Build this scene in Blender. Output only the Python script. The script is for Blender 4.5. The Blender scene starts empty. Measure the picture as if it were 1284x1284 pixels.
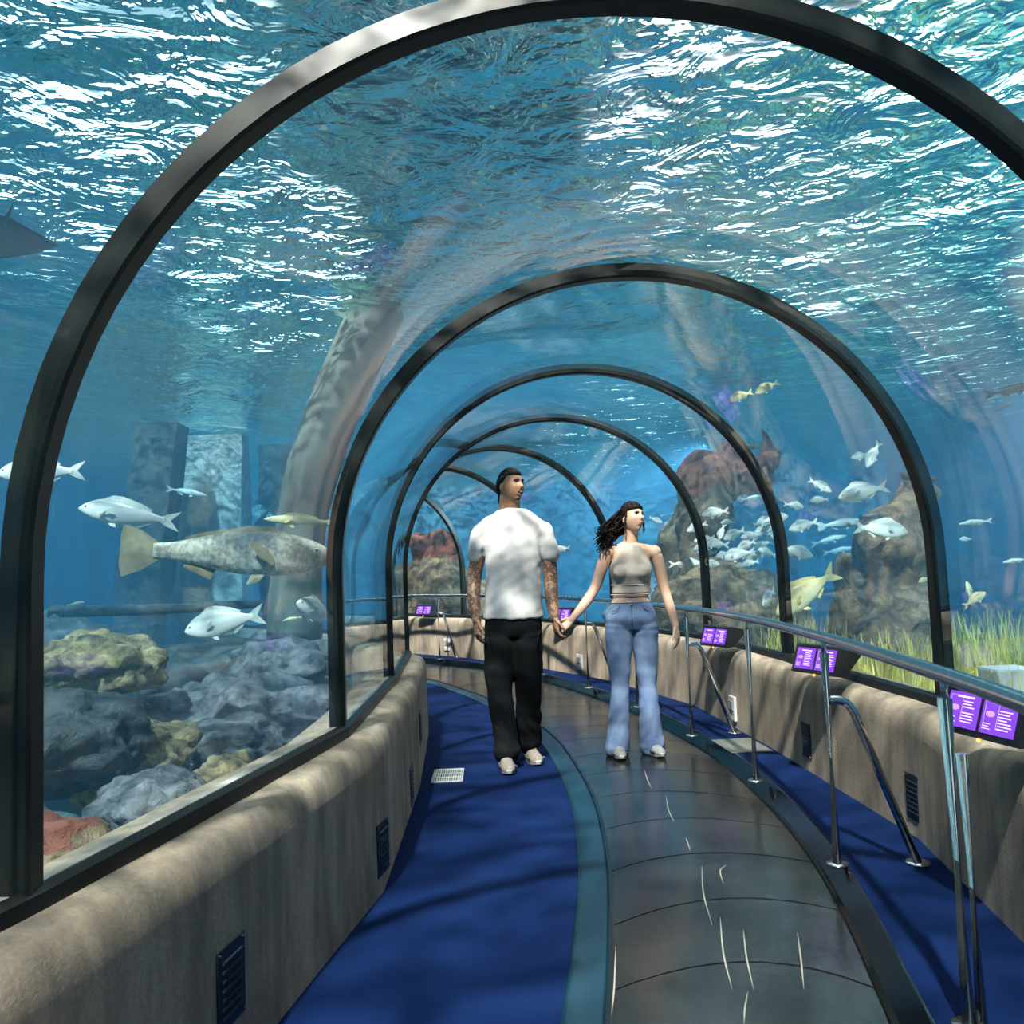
import bpy, bmesh, math, random
from mathutils import Vector, Matrix, noise, Euler
random.seed(7)
PI = math.pi
sc = bpy.context.scene
C = sc.collection

# ------------------------------------------------------------------ camera
FPX, PITCH, ROLL, CH = 1047.5, 0.0701, -0.0382, 1.25
cp, sp = math.cos(PITCH), math.sin(PITCH)
Fw = Vector((0, cp, sp)); U0 = Vector((0, -sp, cp)); R0 = Vector((1, 0, 0))
Rr = R0*math.cos(ROLL) + U0*math.sin(ROLL)
Ur = -R0*math.sin(ROLL) + U0*math.cos(ROLL)
CAM = Vector((0, 0, CH))
cam_d = bpy.data.cameras.new('camera'); cam = bpy.data.objects.new('camera', cam_d); C.objects.link(cam)
cam_d.sensor_width = 36; cam_d.lens = 36*FPX/1284; cam_d.clip_start = .02; cam_d.clip_end = 300
M = Matrix((Rr, Ur, -Fw)).transposed().to_4x4(); M.translation = CAM
cam.matrix_world = M
sc.camera = cam
sc.view_settings.view_transform = 'Standard'; sc.view_settings.look = 'None'
sc.view_settings.gamma = 1; sc.view_settings.use_curve_mapping = False
sc.view_settings.exposure = 0.0

def ray(px, py):
    return (Fw*FPX + Rr*(px-642) - Ur*(py-642)).normalized()
def atY(px, py, Y):
    """world point on the vertical plane at distance Y seen at a photo position"""
    d = ray(px, py); return CAM + d*(Y/d.y)
def atD(px, py, D):
    return CAM + ray(px, py)*D

# ------------------------------------------------------------------ helpers
def link(name, me, mats, parent=None, smooth=True):
    o = bpy.data.objects.new(name, me); C.objects.link(o)
    for m in (mats if isinstance(mats, (list, tuple)) else [mats]): me.materials.append(m)
    if smooth:
        me.polygons.foreach_set('use_smooth', [True]*len(me.polygons))
    if parent is not None: o.parent = parent
    return o
def obj(name, bm, mats, parent=None, smooth=False, recalc=True):
    if recalc: bmesh.ops.recalc_face_normals(bm, faces=bm.faces)
    me = bpy.data.meshes.new(name); bm.to_mesh(me); bm.free()
    return link(name, me, mats, parent, smooth)
def tag(o, label=None, cat=None, group=None, kind=None):
    if label: o['label'] = label
    if cat: o['category'] = cat
    if group: o['group'] = group
    if kind: o['kind'] = kind
    return o
def empty(name, loc=(0, 0, 0), rz=0):
    o = bpy.data.objects.new(name, None); C.objects.link(o); o.location = loc; o.rotation_euler = (0, 0, rz)
    o.empty_display_size = .1
    return o
def children(o): return [c for c in bpy.data.objects if c.parent == o]
def copy_tree(o, parent=None):
    c = o.copy(); C.objects.link(c)
    if parent is not None: c.parent = parent
    for ch in list(children(o)): copy_tree(ch, c)
    return c
def V(*a): return Vector(a)
def box(bm, x0, x1, y0, y1, z0, z1, mat=None, bev=0):
    M_ = Matrix.Translation(((x0+x1)/2, (y0+y1)/2, (z0+z1)/2)) @ Matrix.Diagonal((abs(x1-x0), abs(y1-y0), abs(z1-z0), 1))
    if mat is not None: M_ = mat @ M_
    r = bmesh.ops.create_cube(bm, size=1, matrix=M_)
    if bev:
        ed = list({e for v in r['verts'] for e in v.link_edges})
        bmesh.ops.bevel(bm, geom=ed, offset=bev, segments=2, affect='EDGES', profile=.6)
def frame_of(d):
    d = d.normalized(); a = Vector((0, 0, 1)) if abs(d.z) < .95 else Vector((1, 0, 0))
    u = d.cross(a).normalized(); return u, u.cross(d).normalized()
def tube(bm, pts, rad, seg=12, cap=True, sq=None):
    """sweep a circle along pts; rad may be a list, sq=(a,b) per-axis scale"""
    pts = [Vector(p) for p in pts]; n = len(pts)
    rads = rad if isinstance(rad, (list, tuple)) else [rad]*n
    rings = []; u = None
    for i, p in enumerate(pts):
        d = (pts[min(i+1, n-1)] - pts[max(i-1, 0)]).normalized()
        if u is None: u, v = frame_of(d)
        else:
            u = (u - d*u.dot(d)).normalized(); v = d.cross(u)
        ring = []
        for k in range(seg):
            a = 2*PI*k/seg; r = rads[i]
            if isinstance(r, (tuple, list)): ra, rb = r
            else: ra = rb = r
            ring.append(bm.verts.new(p + u*math.cos(a)*ra + v*math.sin(a)*rb))
        rings.append(ring)
    for a, b in zip(rings, rings[1:]):
        for k in range(seg):
            bm.faces.new((a[k], a[(k+1) % seg], b[(k+1) % seg], b[k]))
    if cap:
        bm.faces.new(rings[0][::-1]); bm.faces.new(rings[-1])
    return rings
def loft(bm, rings, cap=True, closed=True):
    vs = [[bm.verts.new(p) for p in r] for r in rings]
    n = len(vs[0])
    for a, b in zip(vs, vs[1:]):
        for k in range(n if closed else n-1):
            bm.faces.new((a[k], a[(k+1) % n], b[(k+1) % n], b[k]))
    if cap and closed:
        bm.faces.new(vs[0][::-1]); bm.faces.new(vs[-1])
    return vs
def ell(c, rx, ry, seg=24, ax=V(1, 0, 0), ay=V(0, 1, 0), e=1.0):
    out = []
    for k in range(seg):
        a = 2*PI*k/seg; ca, sa = math.cos(a), math.sin(a)
        out.append(Vector(c) + ax*rx*math.copysign(abs(ca)**e, ca) + ay*ry*math.copysign(abs(sa)**e, sa))
    return out
def catmull(pts, per=8):
    P = [Vector(p) for p in pts]; P = [P[0]*2-P[1]] + P + [P[-1]*2-P[-2]]; out = []
    for i in range(1, len(P)-2):
        for k in range(per):
            t = k/per; a, b, c, d = P[i-1:i+3]
            out.append(.5*((2*b)+(c-a)*t+(2*a-5*b+4*c-d)*t*t+(3*b-a-3*c+d)*t**3))
    out.append(P[-2]); return out
def cylinder(bm, c, r, h, seg=24, mat=None):
    M_ = Matrix.Translation(c)
    if mat is not None: M_ = mat @ M_
    bmesh.ops.create_cone(bm, cap_ends=True, segments=seg, radius1=r, radius2=r, depth=h, matrix=M_)
def sphere(bm, c, r, seg=16, rings=10, mat=None):
    M_ = Matrix.Translation(c) @ Matrix.Diagonal((r[0], r[1], r[2], 1) if isinstance(r, (tuple, list)) else (r, r, r, 1))
    if mat is not None: M_ = mat @ M_
    bmesh.ops.create_uvsphere(bm, u_segments=seg, v_segments=rings, radius=1, matrix=M_)

# ------------------------------------------------------------------ materials
class NT:
    def __init__(s, name):
        s.m = bpy.data.materials.new(name); s.m.use_nodes = True; s.t = s.m.node_tree; s.t.nodes.clear()
        s.out = s.n('ShaderNodeOutputMaterial')
    def n(s, kind, **kw):
        nd = s.t.nodes.new(kind)
        for k, v in kw.items():
            if k.startswith('i_'): nd.inputs[k[2:].replace('_', ' ')].default_value = v
            else: setattr(nd, k, v)
        return nd
    def l(s, a, b): s.t.links.new(a, b); return s
    def coord(s, scale=(1, 1, 1), kind='Object', rot=(0, 0, 0)):
        tc = s.n('ShaderNodeTexCoord'); mp = s.n('ShaderNodeMapping'); mp.inputs['Scale'].default_value = scale
        mp.inputs['Rotation'].default_value = rot
        s.l(tc.outputs[kind], mp.inputs['Vector']); return mp.outputs[0]
    def noise(s, vec, scale, detail=4, rough=.5, dist=0):
        nd = s.n('ShaderNodeTexNoise'); nd.inputs['Scale'].default_value = scale; nd.inputs['Detail'].default_value = detail
        nd.inputs['Roughness'].default_value = rough; nd.inputs['Distortion'].default_value = dist
        if vec is not None: s.l(vec, nd.inputs['Vector'])
        return nd.outputs['Fac']
    def ramp(s, fac, stops, interp='LINEAR'):
        nd = s.n('ShaderNodeValToRGB'); cr = nd.color_ramp; cr.interpolation = interp
        while len(cr.elements) < len(stops): cr.elements.new(.5)
        for e, (p, c) in zip(cr.elements, stops):
            e.position = p; e.color = c if len(c) == 4 else (*c, 1)
        s.l(fac, nd.inputs['Fac']); return nd.outputs['Color']
    def bump(s, h, strength=.3, dist=.01, normal=None):
        nd = s.n('ShaderNodeBump'); nd.inputs['Strength'].default_value = strength; nd.inputs['Distance'].default_value = dist
        s.l(h, nd.inputs['Height'])
        if normal is not None: s.l(normal, nd.inputs['Normal'])
        return nd.outputs[0]
    def math(s, op, a, b=None, c=None):
        nd = s.n('ShaderNodeMath', operation=op)
        for i, x in enumerate((a, b, c)):
            if x is None: continue
            if isinstance(x, (int, float)): nd.inputs[i].default_value = x
            else: s.l(x, nd.inputs[i])
        return nd.outputs[0]
    def mix(s, fac, a, b, blend='MIX'):
        nd = s.n('ShaderNodeMix', data_type='RGBA', blend_type=blend)
        for key, x in (('Factor', fac), ('A', a), ('B', b)):
            i = [q for q in nd.inputs if q.name == key and (q.type == 'RGBA' or key == 'Factor') and q.enabled][0]
            if isinstance(x, (int, float)): i.default_value = x
            elif isinstance(x, tuple): i.default_value = (*x, 1) if len(x) == 3 else x
            else: s.l(x, i)
        return [q for q in nd.outputs if q.type == 'RGBA'][0]
    def bsdf(s, col, rough=.5, metal=0, bump=None, **kw):
        b = s.n('ShaderNodeBsdfPrincipled')
        if isinstance(col, tuple): b.inputs['Base Color'].default_value = (*col, 1)
        else: s.l(col, b.inputs['Base Color'])
        if isinstance(rough, (int, float)): b.inputs['Roughness'].default_value = rough
        else: s.l(rough, b.inputs['Roughness'])
        b.inputs['Metallic'].default_value = metal
        if bump is not None: s.l(bump, b.inputs['Normal'])
        for k, v in kw.items():
            b.inputs[k.replace('_', ' ')].default_value = v
        s.l(b.outputs[0], s.out.inputs['Surface']); return b
def simple(name, col, rough=.5, metal=0, var=.15, scale=30, bump=.1, **kw):
    t = NT(name); v = t.coord(); n = t.noise(v, scale, 5)
    c2 = tuple(min(1, x*(1+var)) for x in col); c1 = tuple(x*(1-var) for x in col)
    b = t.bump(n, bump, .004) if bump else None
    t.bsdf(t.ramp(n, [(.3, c1), (.7, c2)]), rough, metal, b, **kw); return t.m
def emis(name, col, st):
    t = NT(name); e = t.n('ShaderNodeEmission'); e.inputs[0].default_value = (*col, 1); e.inputs[1].default_value = st
    t.l(e.outputs[0], t.out.inputs['Surface']); return t.m
MT = {}
MT['black'] = simple('black_metal', (.012, .014, .016), .35, .6, .2, 20, .02)
MT['rib'] = simple('rib_black_rubber', (.012, .016, .016), .34, .0, .2, 6, .03, Specular_IOR_Level=.3)
MT['steel'] = simple('brushed_steel', (.62, .63, .64), .16, 1, .05, 3, .0)
MT['steel_dark'] = simple('dark_steel', (.10, .11, .12), .28, 1, .15, 3, .0)
MT['riser'] = simple('riser_black_steel', (.035, .045, .05), .14, .9, .2, 3, 0)
MT['plastic'] = simple('black_plastic', (.015, .015, .018), .4, 0, .1, 40, .02)
MT['white'] = simple('white_plastic', (.62, .62, .6), .4)
MT['floorbase'] = simple('dark_base', (.02, .02, .025), .8)
# concrete kerb
t = NT('kerb_concrete'); v = t.coord(); n1 = t.noise(v, 90, 8, .7); n2 = t.noise(v, 2.2, 5, .6); n3 = t.noise(t.coord((3, 3, .6)), 3, 4, .6)
base = t.ramp(n2, [(.28, (.34, .27, .21)), (.52, (.52, .42, .33)), (.75, (.62, .53, .43))])
base = t.mix(.75, base, t.ramp(n3, [(.35, (.36, .38, .40)), (.6, (.95, .92, .85))]), 'MULTIPLY')
base = t.mix(.5, base, t.ramp(n1, [(.35, (.6, .6, .6)), (.6, (1, 1, 1))]), 'MULTIPLY')
t.bsdf(base, .85, 0, t.bump(n1, .5, .006)); MT['kerb'] = t.m
# blue carpet
t = NT('blue_carpet'); v = t.coord(); n1 = t.noise(v, 260, 3, .8); n2 = t.noise(v, 1.6, 4)
t.bsdf(t.mix(n2, t.ramp(n1, [(.3, (.001, .007, .038)), (.7, (.003, .021, .105))]), (.001, .012, .066)), .92, 0, t.bump(n1, .35, .004), Specular_IOR_Level=.12); MT['carpet'] = t.m
# moving walkway plates
t = NT('walkway_plate'); v = t.coord(); n1 = t.noise(v, 2.5, 4, .5); n2 = t.noise(t.coord((60, 3, 1)), 8, 3)
t.bsdf(t.ramp(n1, [(.3, (.085, .085, .082)), (.7, (.17, .165, .155))]), t.math('MULTIPLY_ADD', n2, .14, .14), .9, t.bump(n2, .03, .002)); MT['plate'] = t.m
t = NT('blue_rubber_trim'); v = t.coord(); n1 = t.noise(v, 3, 4)
t.bsdf(t.ramp(n1, [(.3, (.006, .030, .058)), (.7, (.014, .060, .095))]), .32, .3, t.bump(n1, .2, .01)); MT['trim'] = t.m
# acrylic: clear sheet, see-through with a Fresnel sheen
t = NT('acrylic'); fr = t.n('ShaderNodeFresnel'); 
ge = t.n('ShaderNodeNewGeometry'); t.l(t.math('MULTIPLY_ADD', ge.outputs['Backfacing'], 1/1.3-1.3, 1.3), fr.inputs['IOR'])
tr = t.n('ShaderNodeBsdfTransparent'); tr.inputs[0].default_value = (.97, .985, .99, 1)
gl = t.n('ShaderNodeBsdfGlossy'); gl.inputs['Roughness'].default_value = .015; gl.inputs[0].default_value = (1, 1, 1, 1)
nb = t.bump(t.noise(t.coord(), 1.3, 2), .15, .02); t.l(nb, gl.inputs['Normal'])
mx = t.n('ShaderNodeMixShader'); t.l(fr.outputs[0], mx.inputs[0]); t.l(tr.outputs[0], mx.inputs[1]); t.l(gl.outputs[0], mx.inputs[2])
t.l(mx.outputs[0], t.out.inputs['Surface']); MT['glass'] = t.m
WATER_ABS = (.45, .80, .96, 1); WATER_AD = .30
WATER_SC = (.20, .60, 1, 1); WATER_SD = .062
SURF_BUMP = .18; SURF_IOR = 1.24; WORLD = 1.0; SUN_E = 15.0; SUN_DIR = (.15, .75, -1.0)
GLOW_PATCHES = [(40, 50, 11, 15, (.75, 1, .97)), (345, 330, 5.5, 22, (.75, 1, .97)), (1275, 120, 8, 14, (.75, 1, .92)), (1255, 350, 7, 14, (.75, 1, .92)), (1010, 320, 4, 22, (.85, 1, .92)), (920, 150, 8, 6, (1, .97, .95)), (770, 600, 6, 18, (.9, 1, 1)), (642, -2400, 34, 3.4, (1, .92, .82))]
# ------------------------------------------------------------------ the tunnel
RX, RZ, ZC, ZF = 1.248, 1.227, 1.259, .655
RIBS = [(-.80, -3.5, -.16), (-.46, -1.75, -.14), (-.12, 0, -.06), (.264, 1.752, .044), (.532, 3.482, .063), (.482, 5.2, .157),
        (.364, 6.861, .172), (-.129, 8.425, .381), (-.85, 9.85, .5), (-1.75, 11.15, .64), (-2.85, 12.3, .80), (-3.6, 12.95, .86)]
def rib_pt(k, off, z):
    cx, cy, th = RIBS[k]; return V(cx+off*math.cos(th), cy+off*math.sin(th), z)
def arch_pts(k, d=0., n=44, zf=ZF, shift=0.):
    cx, cy, th = RIBS[k]; out = []
    sh = V(-math.sin(th), math.cos(th), 0)*shift
    offs = [(-RX-d, zf)] + [((RX+d)*math.cos(PI-PI*i/n), ZC+(RZ+d)*math.sin(PI*i/n)) for i in range(n+1)] + [(RX+d, zf)]
    return [rib_pt(k, o, z)+sh for o, z in offs]
def sweep_sections(name, secs, mat, smooth=False, **kw):
    bm = bmesh.new(); loft(bm, secs); return obj(name, bm, mat, smooth=smooth, **kw)
# kerbs: closed profile swept rib to rib with mitred corners
def kerb_profile():
    p = [(1.13, -.9), (1.10, -.02), (1.10, .05), (1.105, .50)]
    for a in range(0, 91, 15):
        p.append((1.105+.055*(1-math.cos(math.radians(a))), .50+.105+.0*a+(-.105+.105*math.sin(math.radians(a)))))
    p += [(1.20, .612), (1.30, .618), (1.46, .60), (1.50, .50), (1.50, -.9)]
    return p
def kerb(side, name):
    secs = []
    for k in range(len(RIBS)):
        secs.append([rib_pt(k, side*o, z) for o, z in kerb_profile()])
    # subdivide the straight runs so that the face keeps a cast-concrete waver
    S = []
    for a, b in zip(secs, secs[1:]):
        for i in range(10):
            t_ = i/10; r = [p.lerp(q, t_) for p, q in zip(a, b)]
            S.append(r)
    S.append(secs[-1])
    for r in S:
        for i in range(1, 14):
            w = noise.noise(r[i]*1.7)*.008 + noise.noise(r[i]*6)*.002
            r[i].x -= side*w*0; r[i].z += w if i > 3 else 0
    o = sweep_sections(name, S, MT['kerb'], smooth=True); o['kind'] = 'structure'
    m = o.modifiers.new('e', 'EDGE_SPLIT'); m.split_angle = math.radians(35)
    return o
kerb(-1, 'wall_left'); kerb(1, 'wall_right')
# floor slab with the carpet
def strip(name, L, R, z0, z1, mat, kind='structure', smooth=False, parent=None):
    bm = bmesh.new(); n = min(len(L), len(R))
    secs = [[V(L[i].x, L[i].y, z0), V(L[i].x, L[i].y, z1), V(R[i].x, R[i].y, z1), V(R[i].x, R[i].y, z0)] for i in range(n)]
    loft(bm, secs); o = obj(name, bm, mat, parent, smooth=smooth)
    if kind: o['kind'] = kind
    return o
PB = [(-.10, -3.3), (.2, -1.5), (.47, 0), (.715, 1.2), (.956, 2.334), (1.084, 2.949), (1.185, 3.6), (1.238, 4.39), (1.225, 5.37), (1.108, 6.302),
      (.897, 7.42), (.418, 8.952), (-.192, 10.305), (-1.22, 11.62), (-2.42, 12.75), (-3.15, 13.30)]
PL = [(-.65, -3.2), (-.38, -1.5), (-.12, 0), (.05, 1.2), (.215, 2.386), (.282, 2.895), (.355, 3.6), (.388, 4.55), (.342, 5.522), (.227, 6.475),
      (-.03, 7.45), (-.42, 8.6), (-1.05, 9.95), (-1.92, 11.05), (-2.99, 12.15), (-3.72, 12.75)]
PBc = catmull([(*p, 0) for p in PB], 8); PLc = catmull([(*p, 0) for p in PL], 8)
def offset(poly, d):
    out = []
    for i, p in enumerate(poly):
        t_ = (poly[min(i+1, len(poly)-1)]-poly[max(i-1, 0)]).normalized()
        out.append(p+V(t_.y, -t_.x, 0)*d)
    return out
KL = []; KR = []
for k in range(len(RIBS)-1):
    for i in range(8):
        KL.append(rib_pt(k, -1.112, 0).lerp(rib_pt(k+1, -1.112, 0), i/8)); KR.append(rib_pt(k, 1.112, 0).lerp(rib_pt(k+1, 1.112, 0), i/8))
strip('floor', KL, KR, -.12, 0, MT['carpet'])
TL = offset(PLc, -.135)
# blue rubber edge strip beside the walkway
bm = bmesh.new(); secs = []
E1 = offset(PLc, -.012)
for a, b in zip(TL, E1):
    secs.append([V(a.x, a.y, .001), V(a.x, a.y, .006), a.lerp(b, .15)+V(0, 0, .013), a.lerp(b, .85)+V(0, 0, .015), V(b.x, b.y, .012), V(b.x, b.y, .001)])
loft(bm, secs); o = obj('trim_1', bm, MT['trim'], smooth=True); o['kind'] = 'structure'
bm = bmesh.new(); E2 = offset(PLc, .004)
loft(bm, [[V(a.x, a.y, .001), V(a.x, a.y, .019), V(b.x, b.y, .019), V(b.x, b.y, .001)] for a, b in zip(E1, E2)])
o = obj('trim_2', bm, MT['steel_dark']); o['kind'] = 'structure'
# raised side step with its own carpet and a dark steel riser
RE = offset(PBc, .085)
def nearest_right(p, t_):
    # distance to right kerb along the normal
    best = None
    for a, b in zip(KR, KR[1:]):
        d = b-a; n_ = V(t_.y, -t_.x, 0); den = n_.x*d.y-n_.y*d.x
        if abs(den) < 1e-6: continue
        w = a-p; s_ = (w.x*d.y-w.y*d.x)/den; u_ = (w.x*n_.y-w.y*n_.x)/den
        if -.001 <= u_ <= 1.001 and s_ > 0 and (best is None or s_ < best): best = s_
    return best or .4
KRn = []
for i, p in enumerate(RE):
    t_ = (RE[min(i+1, len(RE)-1)]-RE[max(i-1, 0)]).normalized()
    KRn.append(p+V(t_.y, -t_.x, 0)*(nearest_right(p, t_)+.008))
strip('floor_side_step', RE, KRn, .002, .08, MT['carpet'])
bm = bmesh.new(); R1 = offset(PBc, .0); R2 = offset(PBc, .084)
loft(bm, [[V(a.x, a.y, .002), V(a.x, a.y, .024), a.lerp(b, .25)+V(0, 0, .020), a.lerp(b, .9)+V(0, 0, .083), V(b.x, b.y, .083), V(b.x, b.y, .002)] for a, b in zip(R1, R2)])
o = obj('trim_3', bm, MT['riser'] if 'riser' in MT else MT['steel_dark']); o['kind'] = 'structure'
# moving walkway: crescent plates, each a part
belt = empty('moving_walkway', (0, 0, 0)); tag(belt, 'curved moving walkway of dark steel plates with arc-shaped seams', 'moving walkway')
def belt_xy(s, u):  # s = arc index (float), u = 0..1 across
    i = max(0, min(len(PLc)-2, int(s))); f = s-i
    a = PLc[i].lerp(PLc[i+1], f); b = PBc[i].lerp(PBc[i+1], f); return a.lerp(b, u)
ctr = [PLc[i].lerp(PBc[i], .5) for i in range(len(PLc))]
cum = [0]
for a, b in zip(ctr, ctr[1:]): cum.append(cum[-1]+(b-a).length)
def s_at(dist):
    for i in range(len(cum)-1):
        if cum[i+1] >= dist: return i+(dist-cum[i])/(cum[i+1]-cum[i])
    return len(cum)-1.001
bulge = .17; gap = .005; pitch = .50; d0 = .35
while d0+pitch+.2 < cum[-1]:
    bm = bmesh.new(); NU = 10; NV = 4; g = []
    for j in range(NV+1):
        row = []
        for i in range(NU+1):
            u = i/NU; w = 1-(2*u-1)**2
            dd = d0 + bulge*w + (gap if j == 0 else 0) + pitch*j/NV - (gap if j == NV else 0)
            row.append(belt_xy(s_at(dd), .002+u*.996))
        g.append(row)
    top = [[bm.verts.new(p+V(0, 0, .014)) for p in r] for r in g]
    bot = [[bm.verts.new(p+V(0, 0, .003)) for p in r] for r in g]
    for j in range(NV):
        for i in range(NU):
            bm.faces.new((top[j][i], top[j][i+1], top[j+1][i+1], top[j+1][i])); bm.faces.new((bot[j][i], bot[j+1][i], bot[j+1][i+1], bot[j][i+1]))
    for i in range(NU):
        bm.faces.new((top[0][i+1], top[0][i], bot[0][i], bot[0][i+1])); bm.faces.new((top[NV][i], top[NV][i+1], bot[NV][i+1], bot[NV][i]))
    for j in range(NV):
        bm.faces.new((top[j][0], top[j+1][0], bot[j+1][0], bot[j][0])); bm.faces.new((top[j+1][NU], top[j][NU], bot[j][NU], bot[j+1][NU]))
    obj('plate', bm, MT['plate'], belt)
    d0 += pitch
# ribs
nrib = 0
for k in range(1, len(RIBS)):
    bm = bmesh.new(); w = .024
    A = arch_pts(k, -.016, shift=-w); B = arch_pts(k, -.016, shift=w); Cc = arch_pts(k, .047, shift=w); D = arch_pts(k, .047, shift=-w)
    A2 = arch_pts(k, -.008, shift=-w-.006); B2 = arch_pts(k, -.008, shift=w+.006)
    loft(bm, [[a2, a, b, b2, c, d] for a2, a, b, b2, c, d in zip(A2, A, B, B2, Cc, D)])
    nrib += 1
    o = obj('trim_%d' % (10+nrib), bm, MT['rib'], smooth=True); o['kind'] = 'structure'
    m = o.modifiers.new('e', 'EDGE_SPLIT'); m.split_angle = math.radians(30)
# acrylic panels, one per bay, with thickness
for k in range(0, len(RIBS)-1):
    bm = bmesh.new(); A, B = arch_pts(k), arch_pts(k+1); A2, B2 = arch_pts(k, .045), arch_pts(k+1, .045)
    n = len(A)
    va, vb, va2, vb2 = ([bm.verts.new(p) for p in q] for q in (A, B, A2, B2))
    for i in range(n-1):
        bm.faces.new((va[i], va[i+1], vb[i+1], vb[i])); bm.faces.new((va2[i], vb2[i], vb2[i+1], va2[i+1]))
    for i in range(n-1):
        bm.faces.new((va[i+1], va[i], va2[i], va2[i+1])); bm.faces.new((vb[i], vb[i+1], vb2[i+1], vb2[i]))
    bm.faces.new((va[0], vb[0], vb2[0], va2[0])); bm.faces.new((vb[-1], va[-1], va2[-1], vb2[-1]))
    o = obj('window_%d' % (k+1), bm, MT['glass'], smooth=True); o['kind'] = 'structure'
    m = o.modifiers.new('e', 'EDGE_SPLIT'); m.split_angle = math.radians(40)
# black gaskets along the panel feet
for side, nm in ((-1, 'trim_30'), (1, 'trim_31')):
    secs = []
    for k in range(len(RIBS)):
        secs.append([rib_pt(k, side*o_, z) for o_, z in ((1.215, .60), (1.222, .650), (1.24, .662), (1.246, .662), (1.246, .60))])
    o = sweep_sections(nm, secs, MT['rib']); o['kind'] = 'structure'

# ------------------------------------------------------------------ the tank: water, surface, walls
X0, X1, Y0, Y1, ZB, ZS = -8.5, 9.5, -6, 21, -1.3, 3.35
t = NT('tank_water')
ab = t.n('ShaderNodeVolumeAbsorption'); ab.inputs['Color'].default_value = WATER_ABS; ab.inputs['Density'].default_value = WATER_AD
sct = t.n('ShaderNodeVolumeScatter'); sct.inputs['Color'].default_value = WATER_SC; sct.inputs['Density'].default_value = WATER_SD
sct.inputs['Anisotropy'].default_value = .35
ad = t.n('ShaderNodeAddShader'); t.l(ab.outputs[0], ad.inputs[0]); t.l(sct.outputs[0], ad.inputs[1]); t.l(ad.outputs[0], t.out.inputs['Volume'])
MT['water'] = t.m
bm = bmesh.new(); box(bm, X0, X1, Y0, Y1, ZB, ZS-.03)
for f in bm.faces: pass
secs = []
for k in range(len(RIBS)):
    a = arch_pts(k, .052, 28)
    bl, br = rib_pt(k, -1.52, -1.1), rib_pt(k, 1.52, -1.1); tl, tr_ = rib_pt(k, -1.52, .64), rib_pt(k, 1.52, .64)
    secs.append([bl, tl]+a+[tr_, br])
n0 = len(bm.faces)
bmesh.ops.recalc_face_normals(bm, faces=bm.faces)
vs = loft(bm, secs, cap=True)
bm.faces.ensure_lookup_table()
inner = bm.faces[n0:]
bmesh.ops.recalc_face_normals(bm, faces=inner)
# inner skin must face out of the water, i.e. into the tunnel
mid = V(RIBS[4][0], RIBS[4][1], 1.2)
test = min(inner, key=lambda f: (f.calc_center_median()-V(RIBS[4][0], RIBS[4][1]+.4, 2.5)).length)
if test.normal.dot(mid-test.calc_center_median()) < 0: bmesh.ops.reverse_faces(bm, faces=inner)
o = obj('tank_water', bm, MT['water'], recalc=False); tag(o, 'clear blue water filling the tank around the tunnel', 'water', kind='stuff')
# water surface, rippled
t = NT('water_surface'); v = t.coord()
va_ = t.coord((1, 1, 1), rot=(0, 0, .5))
n1 = t.noise(v, 1.1, 3, .5, .6); n2 = t.noise(va_, 3.2, 3, .55, 1.2); n3 = t.noise(v, 14, 2, .5, .8)
h = t.math('ADD', t.math('MULTIPLY', n1, 1.0), t.math('ADD', t.math('MULTIPLY', n2, .42), t.math('MULTIPLY', n3, .05)))
nb = t.bump(h, 1.0, SURF_BUMP)
fr = t.n('ShaderNodeFresnel'); fr.inputs['IOR'].default_value = SURF_IOR; t.l(nb, fr.inputs['Normal'])
tr = t.n('ShaderNodeBsdfTransparent'); gl = t.n('ShaderNodeBsdfGlossy'); gl.inputs['Roughness'].default_value = .03; t.l(nb, gl.inputs['Normal'])
gl.inputs[0].default_value = (.70, 1, .92, 1)
# wave-focused light painted as a pattern into the surface's transparency colour
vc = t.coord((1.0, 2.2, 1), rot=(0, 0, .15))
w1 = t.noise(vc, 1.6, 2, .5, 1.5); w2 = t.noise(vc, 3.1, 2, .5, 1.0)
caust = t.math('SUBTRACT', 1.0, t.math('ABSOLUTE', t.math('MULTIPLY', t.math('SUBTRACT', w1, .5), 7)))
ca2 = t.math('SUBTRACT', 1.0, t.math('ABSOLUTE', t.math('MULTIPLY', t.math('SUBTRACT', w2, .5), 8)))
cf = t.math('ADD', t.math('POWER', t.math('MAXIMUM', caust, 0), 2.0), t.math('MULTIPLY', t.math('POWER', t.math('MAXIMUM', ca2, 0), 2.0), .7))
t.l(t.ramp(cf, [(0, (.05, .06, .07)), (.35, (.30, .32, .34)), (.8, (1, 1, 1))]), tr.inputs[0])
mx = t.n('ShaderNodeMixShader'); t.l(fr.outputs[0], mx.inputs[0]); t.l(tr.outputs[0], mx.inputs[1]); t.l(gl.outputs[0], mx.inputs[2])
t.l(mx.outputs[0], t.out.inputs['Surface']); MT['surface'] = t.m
bm = bmesh.new(); bmesh.ops.create_grid(bm, x_segments=160, y_segments=240, size=.5, matrix=Matrix.Translation(((X0+X1)/2, (Y0+Y1)/2, ZS)) @ Matrix.Diagonal((X1-X0, Y1-Y0, 1, 1)))
for q in bm.verts:
    q.co.z += .035*noise.noise(V(q.co.x*.9, q.co.y*.9, 0))+.016*noise.noise(V(q.co.x*2.5+5, q.co.y*2.0, 3))
o = obj('water_surface', bm, MT['surface'], smooth=True, recalc=False); tag(o, 'rippled water surface overhead seen from below', 'water surface', kind='stuff')
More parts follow.
